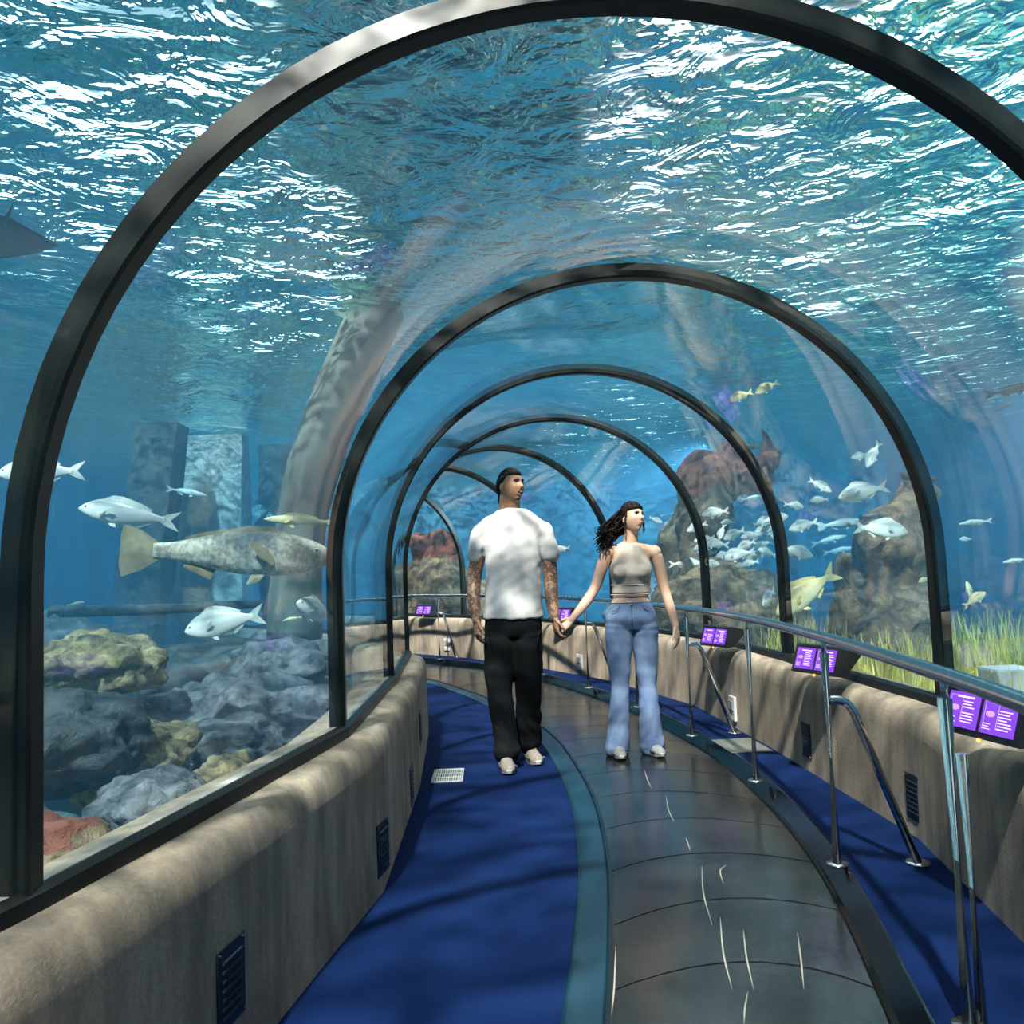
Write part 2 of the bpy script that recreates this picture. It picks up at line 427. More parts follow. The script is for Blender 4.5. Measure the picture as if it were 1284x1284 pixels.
# tank walls and floor
t = NT('tank_wall'); v = t.coord(); n1 = t.noise(v, .5, 5, .6); n2 = t.noise(t.coord((1.2, 1.2, .25)), 1.4, 4)
t.bsdf(t.mix(.5, t.ramp(n1, [(.3, (.05, .14, .24)), (.55, (.10, .26, .40)), (.75, (.26, .45, .52))]), t.ramp(n2, [(.35, (.04, .12, .22)), (.65, (.22, .42, .5))])), .9, 0, t.bump(n1, .5, .1)); MT['tank'] = t.m
for nm, b in (('wall_tank_left', (X0-.3, X0, Y0, Y1, ZB, ZS+.25)), ('wall_tank_right', (X1, X1+.3, Y0, Y1, ZB, ZS+.25)), ('wall_tank_back', (X0-.3, X1+.3, Y1, Y1+.3, ZB, ZS+.25)), ('wall_tank_front', (X0-.3, X1+.3, Y0-.3, Y0, ZB, ZS+.25))):
    bm = bmesh.new(); box(bm, *b); o = obj(nm, bm, MT['tank']); o['kind'] = 'structure'
t = NT('tank_floor'); v = t.coord(); n1 = t.noise(v, 1.2, 6, .65); n2 = t.noise(v, 25, 5, .8)
t.bsdf(t.mix(.4, t.ramp(n1, [(.3, (.10, .13, .14)), (.6, (.30, .30, .25)), (.8, (.5, .48, .38))]), t.ramp(n2, [(.3, (.1, .12, .12)), (.7, (.6, .58, .5))])), .95, 0, t.bump(n2, .8, .04)); MT['seabed'] = t.m
bm = bmesh.new(); bmesh.ops.create_grid(bm, x_segments=120, y_segments=160, size=.5, matrix=Matrix.Translation(((X0+X1)/2, (Y0+Y1)/2, -.75)) @ Matrix.Diagonal((X1-X0, Y1-Y0, 1, 1)))
for q in bm.verts:
    p = q.co; q.co.z += .28*noise.noise(V(p.x*.55, p.y*.55, 1))+.10*noise.noise(V(p.x*1.9, p.y*1.9, 4))+(.25 if p.x < -3 else 0)
o = obj('floor_tank', bm, MT['seabed'], smooth=True); o['kind'] = 'structure'
# ------------------------------------------------------------------ fittings in the tunnel
def kerb_hit(px, py, side, off=1.104):
    d = ray(px, py); best = None
    for k in range(3, len(RIBS)-1):
        a, b = rib_pt(k, side*off, 0), rib_pt(k+1, side*off, 0); t_ = b-a; n_ = V(t_.y, -t_.x, 0).normalized()
        den = d.dot(n_)
        if abs(den) < 1e-6: continue
        s_ = (a-CAM).dot(n_)/den; p = CAM+d*s_; u = (p-a).dot(t_)/t_.length_squared
        if s_ > 0 and -.02 <= u <= 1.02 and (best is None or s_ < best[0]): best = (s_, p, t_.normalized(), -n_*side)
    return best[1:]
def frame_mat(p, xd, yd):   # local x along the kerb, local y out of it
    m = Matrix((xd, yd, V(0, 0, 1))).transposed().to_4x4(); m.translation = p; return m
def on_floor(px, py, z=0.):
    d = ray(px, py); return CAM+d*((z-CH)/d.z)
# vents
def vent(px, py, side, label, h=.20, w=.15):
    p, t_, n_ = kerb_hit(px, py, side); r = empty('wall_vent'); r.matrix_world = frame_mat(p+n_*.004, t_, n_); tag(r, label, 'vent', None)
    bm = bmesh.new(); box(bm, -w/2, w/2, -.002, .003, -h/2, h/2, bev=.001)
    obj('vent_plate', bm, MT['ventblue'], r)
    bm = bmesh.new(); n = 7
    for i in range(n):
        z = -h*.33+i*h*.66/(n-1)
        box(bm, -w*.36, w*.36, .003, .009, z-.0028, z+.0028, mat=Matrix.Translation((0, 0, 0)))
    obj('louvre', bm, MT['vent2'], r)
    for sx in (-1, 1):
        for sz in (-1, 1):
            bm = bmesh.new(); cylinder(bm, V(0, 0, 0), .004, .004, 10, mat=Matrix.Translation((sx*w*.43, .004, sz*h*.45)) @ Matrix.Rotation(PI/2, 4, 'X')); obj('screw', bm, MT['steel'], r)
    return r
MT['ventblue'] = simple('vent_dark_blue', (.012, .022, .04), .45, .3, .1, 20, 0)
MT['vent2'] = simple('vent_louvre', (.03, .05, .08), .4, .4, .1, 20, 0)
vent(288, 1232, -1, 'dark louvred vent low on the left kerb, nearest the camera', .20, .14)
vent(479, 1062, -1, 'dark louvred vent on the left kerb before its corner, below the second arch', .20, .14)
vent(515, 985, -1, 'narrow-looking dark vent on the left kerb beyond its corner, by the floor grille', .20, .14)
vent(526, 912, -1, 'farthest dark vent on the left kerb near its visible end', .20, .14)
vent(1147, 1000, 1, 'dark louvred vent on the right kerb beside the foot of the near slanted brace', .19, .12)
vent(1012, 928, 1, 'dark louvred vent on the right kerb below the middle information screen', .19, .12)
def socket(px, py, label):
    p, t_, n_ = kerb_hit(px, py, 1); r = empty('wall_socket'); r.matrix_world = frame_mat(p+n_*.003, t_, n_); tag(r, label, 'socket')
    bm = bmesh.new(); box(bm, -.055, .055, -.002, .02, -.085, .085, bev=.006); obj('housing', bm, MT['white'], r)
    bm = bmesh.new(); box(bm, -.035, .035, .02, .028, -.01, .055, bev=.004); obj('cover', bm, MT['grey'], r)
MT['grey'] = simple('grey_plastic', (.3, .3, .3), .4)
socket(921, 888, 'white wall box on the right kerb by the foot of the slanted brace')
socket(728, 830, 'white wall box on the far kerb between the two people')
socket(561, 808, 'white wall box on the far kerb left of the man')
# floor grille, hatch
c = on_floor(562, 973); r = empty('floor_grille', (c.x, c.y, 0), .03); tag(r, 'small pale slotted grille set in the blue carpet by the left kerb', 'grille')
bm = bmesh.new(); 
for a in ((-.095, .095, -.16, -.148), (-.095, .095, .148, .16), (-.095, -.085, -.16, .16), (.085, .095, -.16, .16), (-.095, .095, -.052, -.046), (-.095, .095, .046, .052)): box(bm, *a, .001, .008)
obj('frame', bm, MT['pale'] if 'pale' in MT else MT['white'], r)
bm = bmesh.new()
for i in range(12):
    x = -.077+i*.014; box(bm, x-.0032, x+.0032, -.148, .148, .001, .007)
obj('grate', bm, MT['white'], r)
bm = bmesh.new(); box(bm, -.085, .085, -.148, .148, .0005, .002); obj('drain', bm, MT['black'], r)
c = on_floor(929, 935, .08); r = empty('floor_hatch', (c.x, c.y, .08), .08); tag(r, 'grey metal access plate in the blue side step by the right kerb', 'hatch')
bm = bmesh.new(); box(bm, -.13, .13, -.20, .20, .0005, .005, bev=.001); obj('plate', bm, MT['hatch'] if 'hatch' in MT else simple('hatch_metal', (.25, .27, .24), .5, .6), r)
for sx in (-1, 1):
    for sy in (-1, 1):
        bm = bmesh.new(); cylinder(bm, V(sx*.11, sy*.18, .0062), .007, .0024, 10); obj('screw', bm, MT['steel'], r)
# handrail
PR = [(.78, .2), (.93, 1.2), (1.079, 2.15), (1.192, 3.284), (1.245, 4.548), (1.169, 5.789), (.90, 7.42), (.43, 8.98), (-.18, 10.34), (-1.18, 11.65), (-2.38, 12.8)]
PRc = catmull([(*p, 0) for p in PR], 10); ZR = .945
hr = empty('handrail', (1.079, 2.15, .08)); tag(hr, 'polished steel handrail on posts along the raised side step', 'handrail')
def hobj(name, bm, m, smooth=True):
    bmesh.ops.translate(bm, verts=bm.verts, vec=(-1.079, -2.15, -.08)); return obj(name, bm, m, hr, smooth=smooth)
bm = bmesh.new(); tube(bm, [p+V(0, 0, ZR) for p in PRc], .0215, 20); hobj('rail', bm, MT['steel'])
pc = [0]
for a, b in zip(PRc, PRc[1:]): pc.append(pc[-1]+(b-a).length)
def pr_at(d):
    for i in range(len(pc)-1):
        if pc[i+1] >= d: return PRc[i].lerp(PRc[i+1], (d-pc[i])/(pc[i+1]-pc[i])), (PRc[i+1]-PRc[i]).normalized()
posts = []
for q in ((1.079, 2.15), (1.192, 3.284), (1.245, 4.548), (1.169, 5.789)):
    i = min(range(len(PRc)), key=lambda i: (PRc[i]-V(*q, 0)).length); posts.append((V(*q, 0), (PRc[i+1]-PRc[i-1]).normalized()))
d = pc[min(range(len(PRc)), key=lambda i: (PRc[i]-V(1.169, 5.789, 0)).length)]
while d+1.25 < pc[-1]-.1:
    d += 1.25; posts.append(pr_at(d))
for i, (p, t_) in enumerate(posts):
    n_ = V(t_.y, -t_.x, 0)
    bm = bmesh.new(); tube(bm, [p+V(0, 0, .081), p+V(0, 0, ZR-.06)], .0175, 16)
    if i == 0: tube(bm, [p+n_*.036+V(0, .01, .081), p+n_*.036+V(0, .01, ZR-.2)], .0145, 16)
    hobj('post', bm, MT['steel'])
    bm = bmesh.new(); tube(bm, [p+V(0, 0, ZR-.075), p+V(0, 0, ZR-.065), p+V(0, 0, ZR-.0)], [.012, .010, .008], 12); hobj('bracket', bm, MT['steel'])
    bm = bmesh.new(); cylinder(bm, p+V(0, 0, .085), .040, .008, 24); hobj('base_flange', bm, MT['steel'])
    if i in (1, 3, 5, 7, 8):
        z0 = .70; q = p+n_*.30
        pts = [p+V(0, 0, z0), p+n_*.035+V(0, 0, z0+.004), p+n_*.075+V(0, 0, z0-.012), p+n_*.10+V(0, 0, z0-.05), q+V(0, 0, .081)]
        pts = catmull(pts[:4], 4)+[pts[4]]
        bm = bmesh.new(); tube(bm, pts, .0165, 16); hobj('brace', bm, MT['steel'])
        bm = bmesh.new(); cylinder(bm, q+V(0, 0, .085), .045, .008, 24); hobj('base_flange', bm, MT['steel'])
# information screens
MT['scr'] = emis('screen_purple', (.20, .06, .62), 1.5)
MT['scrtxt'] = emis('screen_lettering', (.85, .62, 1.0), 1.7)
MT['scrpic'] = emis('screen_picture', (.75, .38, .75), 1.2)
MT['led'] = emis('amber_led', (1, .35, .05), 4)
def screen(px, py, label, sc_=1., yaw=0.25, dz=0.):
    p, t_, n_ = kerb_hit(px, py, 1)
    r = empty('information_screen'); m = frame_mat(V(p.x, p.y, p.z+dz)+n_*.055, t_, n_) @ Matrix.Rotation(yaw, 4, 'Z') @ Matrix.Scale(sc_, 4); r.matrix_world = m
    tag(r, label, 'screen')
    W = .17; prof = [(.045, -.072), (.052, -.066), (.004, .078), (-.006, .084), (-.11, .060), (-.13, .03), (-.02, -.072)]
    bm = bmesh.new(); loft(bm, [[V(x, y, z) for y, z in prof] for x in (-W, W)]); obj('housing', bm, MT['plastic'], r)
    # tilted face frame
    a = V(0, .0525, -.062); b = V(0, .0055, .074); up = (b-a); L = up.length; up = up/L; nn = V(0, up.z, -up.y)
    F_ = Matrix((V(1, 0, 0), up, V(1, 0, 0).cross(up))).transposed().to_4x4()
    if (F_.to_3x3() @ V(0, 0, 1)).y < 0: F_ = Matrix((V(-1, 0, 0), up, V(-1, 0, 0).cross(up))).transposed().to_4x4()
    F_.translation = (a+b)/2
    for s in (-1, 1):
        bm = bmesh.new(); box(bm, s*.078-.069, s*.078+.069, -.058, .058, -.001, .0035, mat=F_); dsp = obj('display', bm, MT['scr'], r)
        bm = bmesh.new()
        rr = random.Random(px+s)
        box(bm, s*.078-.03, s*.078+.045, .040, .046, .0036, .0044, mat=F_)
        for j in range(8):
            if rr.random() < .12: continue
            x0 = s*.078-.002+rr.random()*.006; box(bm, x0, x0+.035+rr.random()*.022, .027-j*.0095, .0305-j*.0095, .0036, .0044, mat=F_)
        for j in range(3): box(bm, s*.078-.058, s*.078-.058+.022+rr.random()*.015, -.028-j*.008, -.0255-j*.008, .0036, .0044, mat=F_)
        box(bm, s*.078-.0585, s*.078-.0578, -.0465, .046, .0036, .0040, mat=F_); box(bm, s*.078-.0585, s*.078+.045, .0455, .0462, .0036, .0040, mat=F_); box(bm, s*.078-.003, s*.078-.0023, -.040, .046, .0036, .0040, mat=F_)
        obj('lettering', bm, MT['scrtxt'], dsp)
        bm = bmesh.new(); sphere(bm, V(s*.078-.034, .005, .0036), (.020, .010, .0008), 14, 8, mat=F_); obj('picture', bm, MT['scrpic'], dsp)
    bm = bmesh.new(); sphere(bm, V(-.02*0, .045, -.078), .006, 10, 8); obj('indicator_light', bm, MT['led'], r)
    return r
screen(1264, 896, 'nearest purple information screen on the right kerb, at the right frame edge', .95, .35)
screen(1041, 827, 'middle purple information screen on the right kerb, behind the braced rail post', .95, .35)
screen(909, 798, 'purple information screen on the right kerb beside the woman', .95, .3)
screen(711, 773, 'distant purple information screen behind the joined hands', 1., .2, .02)
screen(537, 767, 'distant purple information screen on the far kerb left of the man', 1., .1, .02)
# pale scuff lines on the walkway plates
MT['scuff'] = simple('pale_scuff', (.55, .50, .42), .4, .4, .2, 30, 0)
for pts in ([(765, 1284), (770, 1240), (772, 1186)], [(893, 1160), (882, 1120), (880, 1086)], [(918, 1240), (907, 1195), (903, 1150)], [(933, 1284), (934, 1264), (938, 1243)],
            [(818, 990), (812, 978), (808, 965)], [(845, 1030), (838, 1015), (835, 998)], [(866, 1067), (862, 1056), (860, 1050)], [(1008, 1240), (1004, 1200), (1000, 1170)], [(945, 1240), (936, 1200), (932, 1165)], [(907, 1108), (903, 1092), (910, 1085)]):
    W_ = catmull([on_floor(x, y, .0142) for x, y in pts], 6)
    bm = bmesh.new(); nn = len(W_); loft(bm, [[p+V(-.0022*(1-abs(2*i/(nn-1)-1)**2)-.0003, 0, 0), p+V(0, 0, .0008), p+V(.0022*(1-abs(2*i/(nn-1)-1)**2)+.0003, 0, 0)] for i, p in enumerate(W_)]); obj('scuff_line', bm, MT['scuff'], belt)
# ------------------------------------------------------------------ rocks, pillars, plants in the tank
def rockmat(name, c1, c2, c3, top=None):
    t = NT(name); v = t.coord(); n1 = t.noise(v, 2.2, 6, .65); n2 = t.noise(v, 11, 6, .7, .5)
    b = t.mix(.5, t.ramp(n1, [(.3, c1), (.55, c2), (.75, c3)]), t.ramp(n2, [(.35, tuple(x*.35 for x in c2)), (.65, tuple(min(1, x*1.9) for x in c3))]))
    if top is not None:
        g = t.n('ShaderNodeTexCoord'); s_ = t.n('ShaderNodeSeparateXYZ'); t.l(g.outputs['Generated'], s_.inputs[0])
        f = t.math('MULTIPLY', t.math('GREATER_THAN', t.math('ADD', s_.outputs['Z'], t.math('MULTIPLY', n1, .5)), 1.02), .8)
        b = t.mix(f, b, top)
    t.bsdf(b, .95, 0, t.bump(n2, .9, .06)); return t.m
MT['rock_brown'] = rockmat('rock_brown', (.06, .035, .025), (.17, .10, .06), (.34, .22, .13))
MT['rock_red'] = rockmat('rock_red', (.05, .035, .03), (.14, .09, .06), (.28, .20, .12), (.26, .065, .045))
MT['rock_grey'] = rockmat('rock_grey', (.03, .04, .055), (.08, .095, .135), (.27, .25, .24))
MT['rock_coral'] = rockmat('rock_coral', (.08, .06, .05), (.17, .11, .07), (.60, .40, .20))
MT['pale'] = rockmat('pale_concrete', (.30, .34, .33), (.42, .46, .44), (.62, .66, .62))
MT['dark_rock'] = rockmat('rock_dark', (.02, .03, .04), (.05, .06, .07), (.10, .11, .11))
MT['reflection_pale'] = simple('pale_reflection', (.17, .18, .15), .9, 0, .2, 2, .1)
def lump(name, loc, size, mat, label, seed=0, sub=5, amp=.22, cat='rock', group=None, rot=0):
    bm = bmesh.new(); bmesh.ops.create_icosphere(bm, subdivisions=sub, radius=1)
    s = V(*size); big = max(size)
    for q in bm.verts:
        n_ = q.co.normalized(); p = V(n_.x*s.x, n_.y*s.y, n_.z*s.z)
        o_ = V(seed*7.3, seed*3.1, seed)
        d = noise.fractal(p/big*2.2+o_, 1, 2, 5)*amp + abs(noise.noise(p/big*5+o_))*amp*.4
        q.co = p*(1+d)
    o = obj(name, bm, mat, smooth=True); o.location = loc; o.rotation_euler = (0, 0, rot); tag(o, label, cat, group); return o
def ridge(name, pts, rads, mat, label, seed=0, amp=.3, cat='rock', seg=40):
    P_ = catmull(pts, 10); n = len(P_); bm = bmesh.new()
    rr = []
    for i in range(n):
        f = i/(n-1)*(len(rads)-1); k = min(int(f), len(rads)-2); rr.append(rads[k]+(rads[k+1]-rads[k])*(f-k))
    tube(bm, P_, rr, seg); bmesh.ops.subdivide_edges(bm, edges=[e for e in bm.edges if e.calc_length() > .12], cuts=1, use_grid_fill=True)
    c0 = P_[-1].copy(); bm.normal_update(); o_ = V(seed*5.1, seed, 2)
    mv = [(q, q.normal*(noise.fractal(q.co*1.6+o_, 1, 2, 5)*amp+noise.noise(q.co*6+o_)*amp*.15)) for q in bm.verts]
    for q, d in mv: q.co += d
    bmesh.ops.translate(bm, verts=bm.verts, vec=-c0)
    o = obj(name, bm, mat, smooth=True); o.location = c0; tag(o, label, cat); return o
# right side
Y = 7.2
ridge('rock_column', [atY(1150, 598, Y), atY(1138, 660, Y), atY(1120, 740, Y+.1), atY(1118, 830, Y), atY(1120, 960, Y)], [.12, .27, .36, .40, .5], MT['rock_brown'], 'tall brown rock stack standing in the tank beyond the right handrail', 2, .22)
lump('rock', atY(1090, 770, Y+.3), (.30, .35, .62), MT['rock_brown'], 'brown boulder leaning on the left foot of the tall rock stack', 3)
Y = 11.0
ridge('rock_arch', [atY(972, 572, Y), atY(930, 592, Y), atY(890, 618, Y), atY(868, 668, Y), atY(862, 730, Y), atY(868, 840, Y)], [.14, .40, .50, .40, .40, .6], MT['rock_red'], 'reddish overhanging rock that leans out to the right in mid water', 5, .30)
lump('rock', atY(905, 765, 10.4), (.75, .6, .62), MT['rock_brown'], 'dark brown rock mound under the shoal of silver fish', 6)
lump('rock', atY(965, 775, 11.5), (.55, .5, .45), MT['rock_brown'], 'low brown rock behind the yellow fish', 8)
lump('rock', atY(820, 775, 12.8), (.7, .6, .55), MT['rock_grey'], 'low hazy rock seen just right of the woman', 9)
ridge('rock_column', [atY(528, 672, 14.5), atY(524, 715, 14.5), atY(522, 800, 14.5)], [.18, .30, .4], MT['rock_red'], 'dark rock with red top at the far end, leftmost of a pair', 10, .25)
ridge('rock_column', [atY(556, 668, 14.0), atY(553, 710, 14.0), atY(558, 800, 14.0)], [.22, .32, .42], MT['rock_red'], 'dark rock with red top at the far end, beside the man', 11, .25)
lump('rock', atY(600, 765, 14.3), (.5, .5, .5), MT['rock_brown'], 'brown rock behind the man at the far end of the tunnel', 12)
# left side
Y = 6.5
lump('rock_mound', atY(300, 935, 5.9), (.85, .9, .42), MT['rock_grey'], 'broad grey rubble mound on the tank floor at left, below the small silver fish', 20, 6, .30, 'rock')
lump('coral_rock', atY(120, 838, 5.2), (.40, .36, .20), MT['rock_coral'], 'yellowish coral rock on the tank floor at left, behind the first arch', 21, 5, .35)
lump('coral_rock', atY(150, 950, 4.4), (.34, .32, .20), MT['rock_coral'], 'yellowish coral rock low on the tank floor between mound and kerb', 22, 5, .35)
lump('rock', atY(40, 1080, 2.6), (.22, .22, .12), MT['rock_red'], 'red-brown rock against the foot of the first glass panel', 23)
lump('rock', atY(190, 1010, 3.7), (.24, .26, .14), MT['rock_grey'], 'grey stone close behind the left kerb', 24)
lump('rock', atY(350, 845, 6.6), (.40, .36, .26), MT['rock_grey'], 'grey stone by the second arch at left', 25)
lump('rock', atY(60, 930, 4.0), (.42, .4, .24), MT['dark_rock'], 'dark stone behind the post of the first arch', 26)
lump('rock', atY(250, 850, 7.2), (1.1, .6, .30), MT['dark_rock'], 'long dark rock shelf behind the rubble mound', 27)
lump('rock', atY(100, 870, 6.6), (1.0, .5, .32), MT['dark_rock'], 'dark rock shelf behind the yellowish coral rock', 28)
lump('rock', atY(10, 840, 7.0), (.8, .6, .45), MT['dark_rock'], 'dark rock at the left edge of the frame', 29)
lump('rock', atY(285, 985, 4.3), (.18, .25, .13), MT['rock_coral'], 'small pale coral stone in front of the rubble mound', 31, 5, .35)
rr = random.Random(3)
for i in range(34):
    a = rr.random()*6.28; d = rr.random()**.5; c = atY(300, 930, 5.2)+V(math.cos(a)*1.5*d-.3, math.sin(a)*1.2*d, 0)
    cx_ = .53 if c.y < 6 else .4
    if c.x > cx_-1.85: continue
    lump('stone', (c.x, c.y, -.30+rr.random()*.22+.18*(1-d)), (.09+.08*rr.random(), .08+.07*rr.random(), .06+.05*rr.random()), rr.choice([MT['rock_grey'], MT['rock_coral'], MT['rock_red']]), 'loose stone strewn over the tank floor around the left rubble mound', i+40, 3, .3, 'stone', 'loose stones around the left mound', rr.random()*6)
def pillar(px0, px1, Yd, mat, label, pyt=330, lean=0):
    a = atY(px0, 700, Yd); b = atY(px1, 700, Yd); w = (b.x-a.x)
    bm = bmesh.new(); secs = []
    for i in range(25):
        z = -.9+i*(ZS+.8)/24; o_ = lean*(z-1)
        secs.append([V(x+o_+.05*noise.noise(V(x*3, y*3, z*1.3)), y+.05*noise.noise(V(x, y*2, z*2)), z) for x, y in [(-w/2, -.2), (-w/4, -.26), (w/4, -.26), (w/2, -.2), (w/2, .2), (-w/2, .2)]])
    loft(bm, secs); bmesh.ops.subdivide_edges(bm, edges=bm.edges, cuts=1, use_grid_fill=True)
    o = obj('pillar', bm, mat, smooth=True); o.location = ((a.x+b.x)/2, Yd, 0); tag(o, label, 'pillar'); m = o.modifiers.new('e', 'EDGE_SPLIT'); m.split_angle = .7; return o
pillar(225, 310, 11.5, MT['pale'], 'pale broad concrete pillar in the tank behind the big grey fish')
pillar(150, 205, 10.5, MT['dark_rock'], 'dark narrow pillar left of the pale one in the tank', lean=.12)
pillar(330, 372, 12.5, MT['dark_rock'], 'dark pillar right of the pale one in the tank')
ridge('reflection_band', [atY(505, 330, 6.6), atY(455, 430, 6.8), atY(408, 540, 7.0), atY(378, 660, 7.3), atY(370, 800, 7.4)], [.20, .22, .22, .22, .24], MT['reflection_pale'], 'pale grey beam seen in the glass, built as a solid curve beside the second arch', 33, .02, 'reflection')  # glass reflection modelled as a solid band standing in the tank
ridge('sunken_pole', [atY(60, 768, 6.5), atY(200, 764, 6.9), atY(330, 757, 7.3)], [.045, .05, .04], MT['dark_rock'], 'thin dark pole lying level across the left of the tank', 34, .01, 'pole', 12)
# sand bank, seagrass on the right
t = NT('sand'); v = t.coord(); n1 = t.noise(v, 1.5, 5); n2 = t.noise(v, 40, 4)
t.bsdf(t.mix(.3, t.ramp(n1, [(.3, (.30, .36, .26)), (.7, (.55, .60, .42))]), t.ramp(n2, [(.3, (.2, .22, .15)), (.7, (.8, .82, .6))])), .95, 0, t.bump(n2, .5, .02)); MT['sand'] = t.m
bm = bmesh.new(); bmesh.ops.create_grid(bm, x_segments=80, y_segments=120, size=.5, matrix=Matrix.Translation((5.55, 8.4, 0)) @ Matrix.Diagonal((7.6, 18.6, 1, 1)))
for q in bm.verts:
    x, y = q.co.x, q.co.y; kx = 2.15 if y < 7 else 2.15-(y-7)*.4
    f = max(0, min(1, (x-1.75)/.5)); q.co.z = -.8+f*(.95+.14*noise.noise(V(x*.7, y*.7, 0))+.05*noise.noise(V(x*2, y*2, 0)))-max(0, y-9)*.12
o = obj('sand_bank', bm, MT['sand'], smooth=True); tag(o, 'pale green sand bank along the right side of the tank', 'sand', kind='stuff')
t = NT('seagrass'); oi = t.n('ShaderNodeNewGeometry'); n1 = t.noise(t.coord(), 9, 2)
t.bsdf(t.ramp(n1, [(.3, (.42, .36, .05)), (.55, (.78, .62, .12)), (.8, (.95, .80, .30))]), .7); MT['grass'] = t.m
def grass(name, x0, x1, y0, y1, n, h, label):
    bm = bmesh.new(); r = random.Random(9)
    for i in range(n):
        x = x0+(x1-x0)*r.random(); y = y0+(y1-y0)*r.random(); f = max(0, min(1, (x-1.75)/.5))
        z = -.8+f*(.95+.14*noise.noise(V(x*.7, y*.7, 0)))-.02; hh = h*(.5+.9*r.random()); a = r.random()*6.28; ln = .05+.10*r.random(); w_ = .006+.005*r.random()
        u = V(math.cos(a+1.57), math.sin(a+1.57), 0)*w_; d = V(math.cos(a), math.sin(a), 0)*ln
        pv = None
        for k in range(5):
            q = k/4; c = V(x, y, z)+d*q*q+V(0, 0, hh*q); ww = 1-q*.85; nn = V(-u.y, u.x, 0)*.3
            cur = [bm.verts.new(c-u*ww), bm.verts.new(c+nn*ww), bm.verts.new(c+u*ww)]
            if pv:
                for j in range(3): bm.faces.new((pv[j], pv[(j+1) % 3], cur[(j+1) % 3], cur[j]))
            pv = cur
        bm.faces.new(pv)
    o = obj(name, bm, MT['grass'], recalc=False); tag(o, label, 'seagrass', kind='stuff')
grass('seagrass', 2.3, 4.6, 3.2, 8.2, 5200, .42, 'yellow-green seagrass growing on the sand bank behind the right kerb')
c = atY(1264, 856, 4.6); bm = bmesh.new(); box(bm, -.11, .11, -.10, .10, -.085, .085, bev=.015)
o = obj('white_box', bm, MT['white']); o.location = c; tag(o, 'small whitish box lying in the seagrass at the right frame edge', 'box')
# ------------------------------------------------------------------ fish
def fishmat(name, back, side, belly, spots=0, rough=.35):
    t = NT(name); g = t.n('ShaderNodeTexCoord'); s_ = t.n('ShaderNodeSeparateXYZ'); t.l(g.outputs['Object'], s_.inputs[0])
    n1 = t.noise(t.coord((1, 3, 3)), 10, 4, .6); n2 = t.noise(t.coord((2, 2, 2)), 24, 3, .6)
    h = t.math('ADD', t.math('MULTIPLY', s_.outputs['Z'], 3.4), t.math('MULTIPLY_ADD', n1, .22, .39))
    col = t.ramp(h, [(.2, belly), (.45, side), (.68, side), (.86, back)])
    if spots: col = t.mix(spots, col, t.ramp(n2, [(.4, (.3, .3, .3)), (.6, (1, 1, 1))]), 'MULTIPLY')
    t.bsdf(col, rough, .0, t.bump(n2, .15, .004)); return t.m
FM = {'silver': fishmat('fish_silver', (.40, .46, .46), (.80, .84, .82), (.95, .95, .92)),
      'grey': fishmat('fish_grey_mottled', (.14, .13, .10), (.50, .48, .40), (.92, .92, .84), .75, .45),
      'dark': fishmat('fish_dark', (.03, .05, .06), (.08, .11, .12), (.25, .28, .26)),
      'yellow': fishmat('fish_yellow', (.50, .42, .18), (.72, .66, .36), (.85, .82, .60)),
      'blue': fishmat('fish_bluish', (.20, .32, .40), (.45, .6, .66), (.7, .8, .82))}
FF = {k: simple('fin_'+k, c, .5, 0, .2, 30, .1) for k, c in {'silver': (.62, .68, .64), 'grey': (.26, .22, .13), 'dark': (.05, .07, .08), 'yellow': (.66, .60, .28), 'blue': (.4, .55, .6)}.items()}
MT['eye'] = simple('fish_eye', (.01, .01, .012), .15, 0, .1, 10, 0)
MT['iris'] = simple('fish_iris', (.65, .62, .45), .3, 0, .1, 10, 0)
SH = {'bream': ([0, .03, .08, .16, .27, .40, .54, .66, .76, .83], [.004, .050, .098, .150, .185, .190, .155, .105, .055, .034], [-.004, -.040, -.075, -.115, -.145, -.150, -.125, -.085, -.045, -.032], .40),
      'long': ([0, .03, .08, .16, .27, .40, .54, .66, .77, .86], [.004, .035, .060, .085, .105, .110, .092, .066, .042, .034], [-.004, -.035, -.055, -.078, -.092, -.095, -.078, -.055, -.037, -.032], .62),
      'slim': ([0, .04, .10, .20, .30, .42, .55, .68, .78, .86], [.003, .022, .042, .060, .070, .072, .062, .044, .026, .018], [-.003, -.022, -.038, -.052, -.060, -.062, -.052, -.036, -.022, -.018], .6)}
def fin(bm, outline, y=0., th=.006, M_=None):
    c = sum((V(x, 0, z) for x, z in outline), V(0, 0, 0))/len(outline)
    r0 = [V(x, y, z) for x, z in outline]; L = [bm.verts.new(p) for p in r0]
    a = bm.verts.new(V(c.x, y+th, c.z)); b = bm.verts.new(V(c.x, y-th, c.z)); n = len(L)
    for i in range(n):
        bm.faces.new((L[i], L[(i+1) % n], a)); bm.faces.new((L[(i+1) % n], L[i], b))
    if M_ is not None: bm.transform(M_)
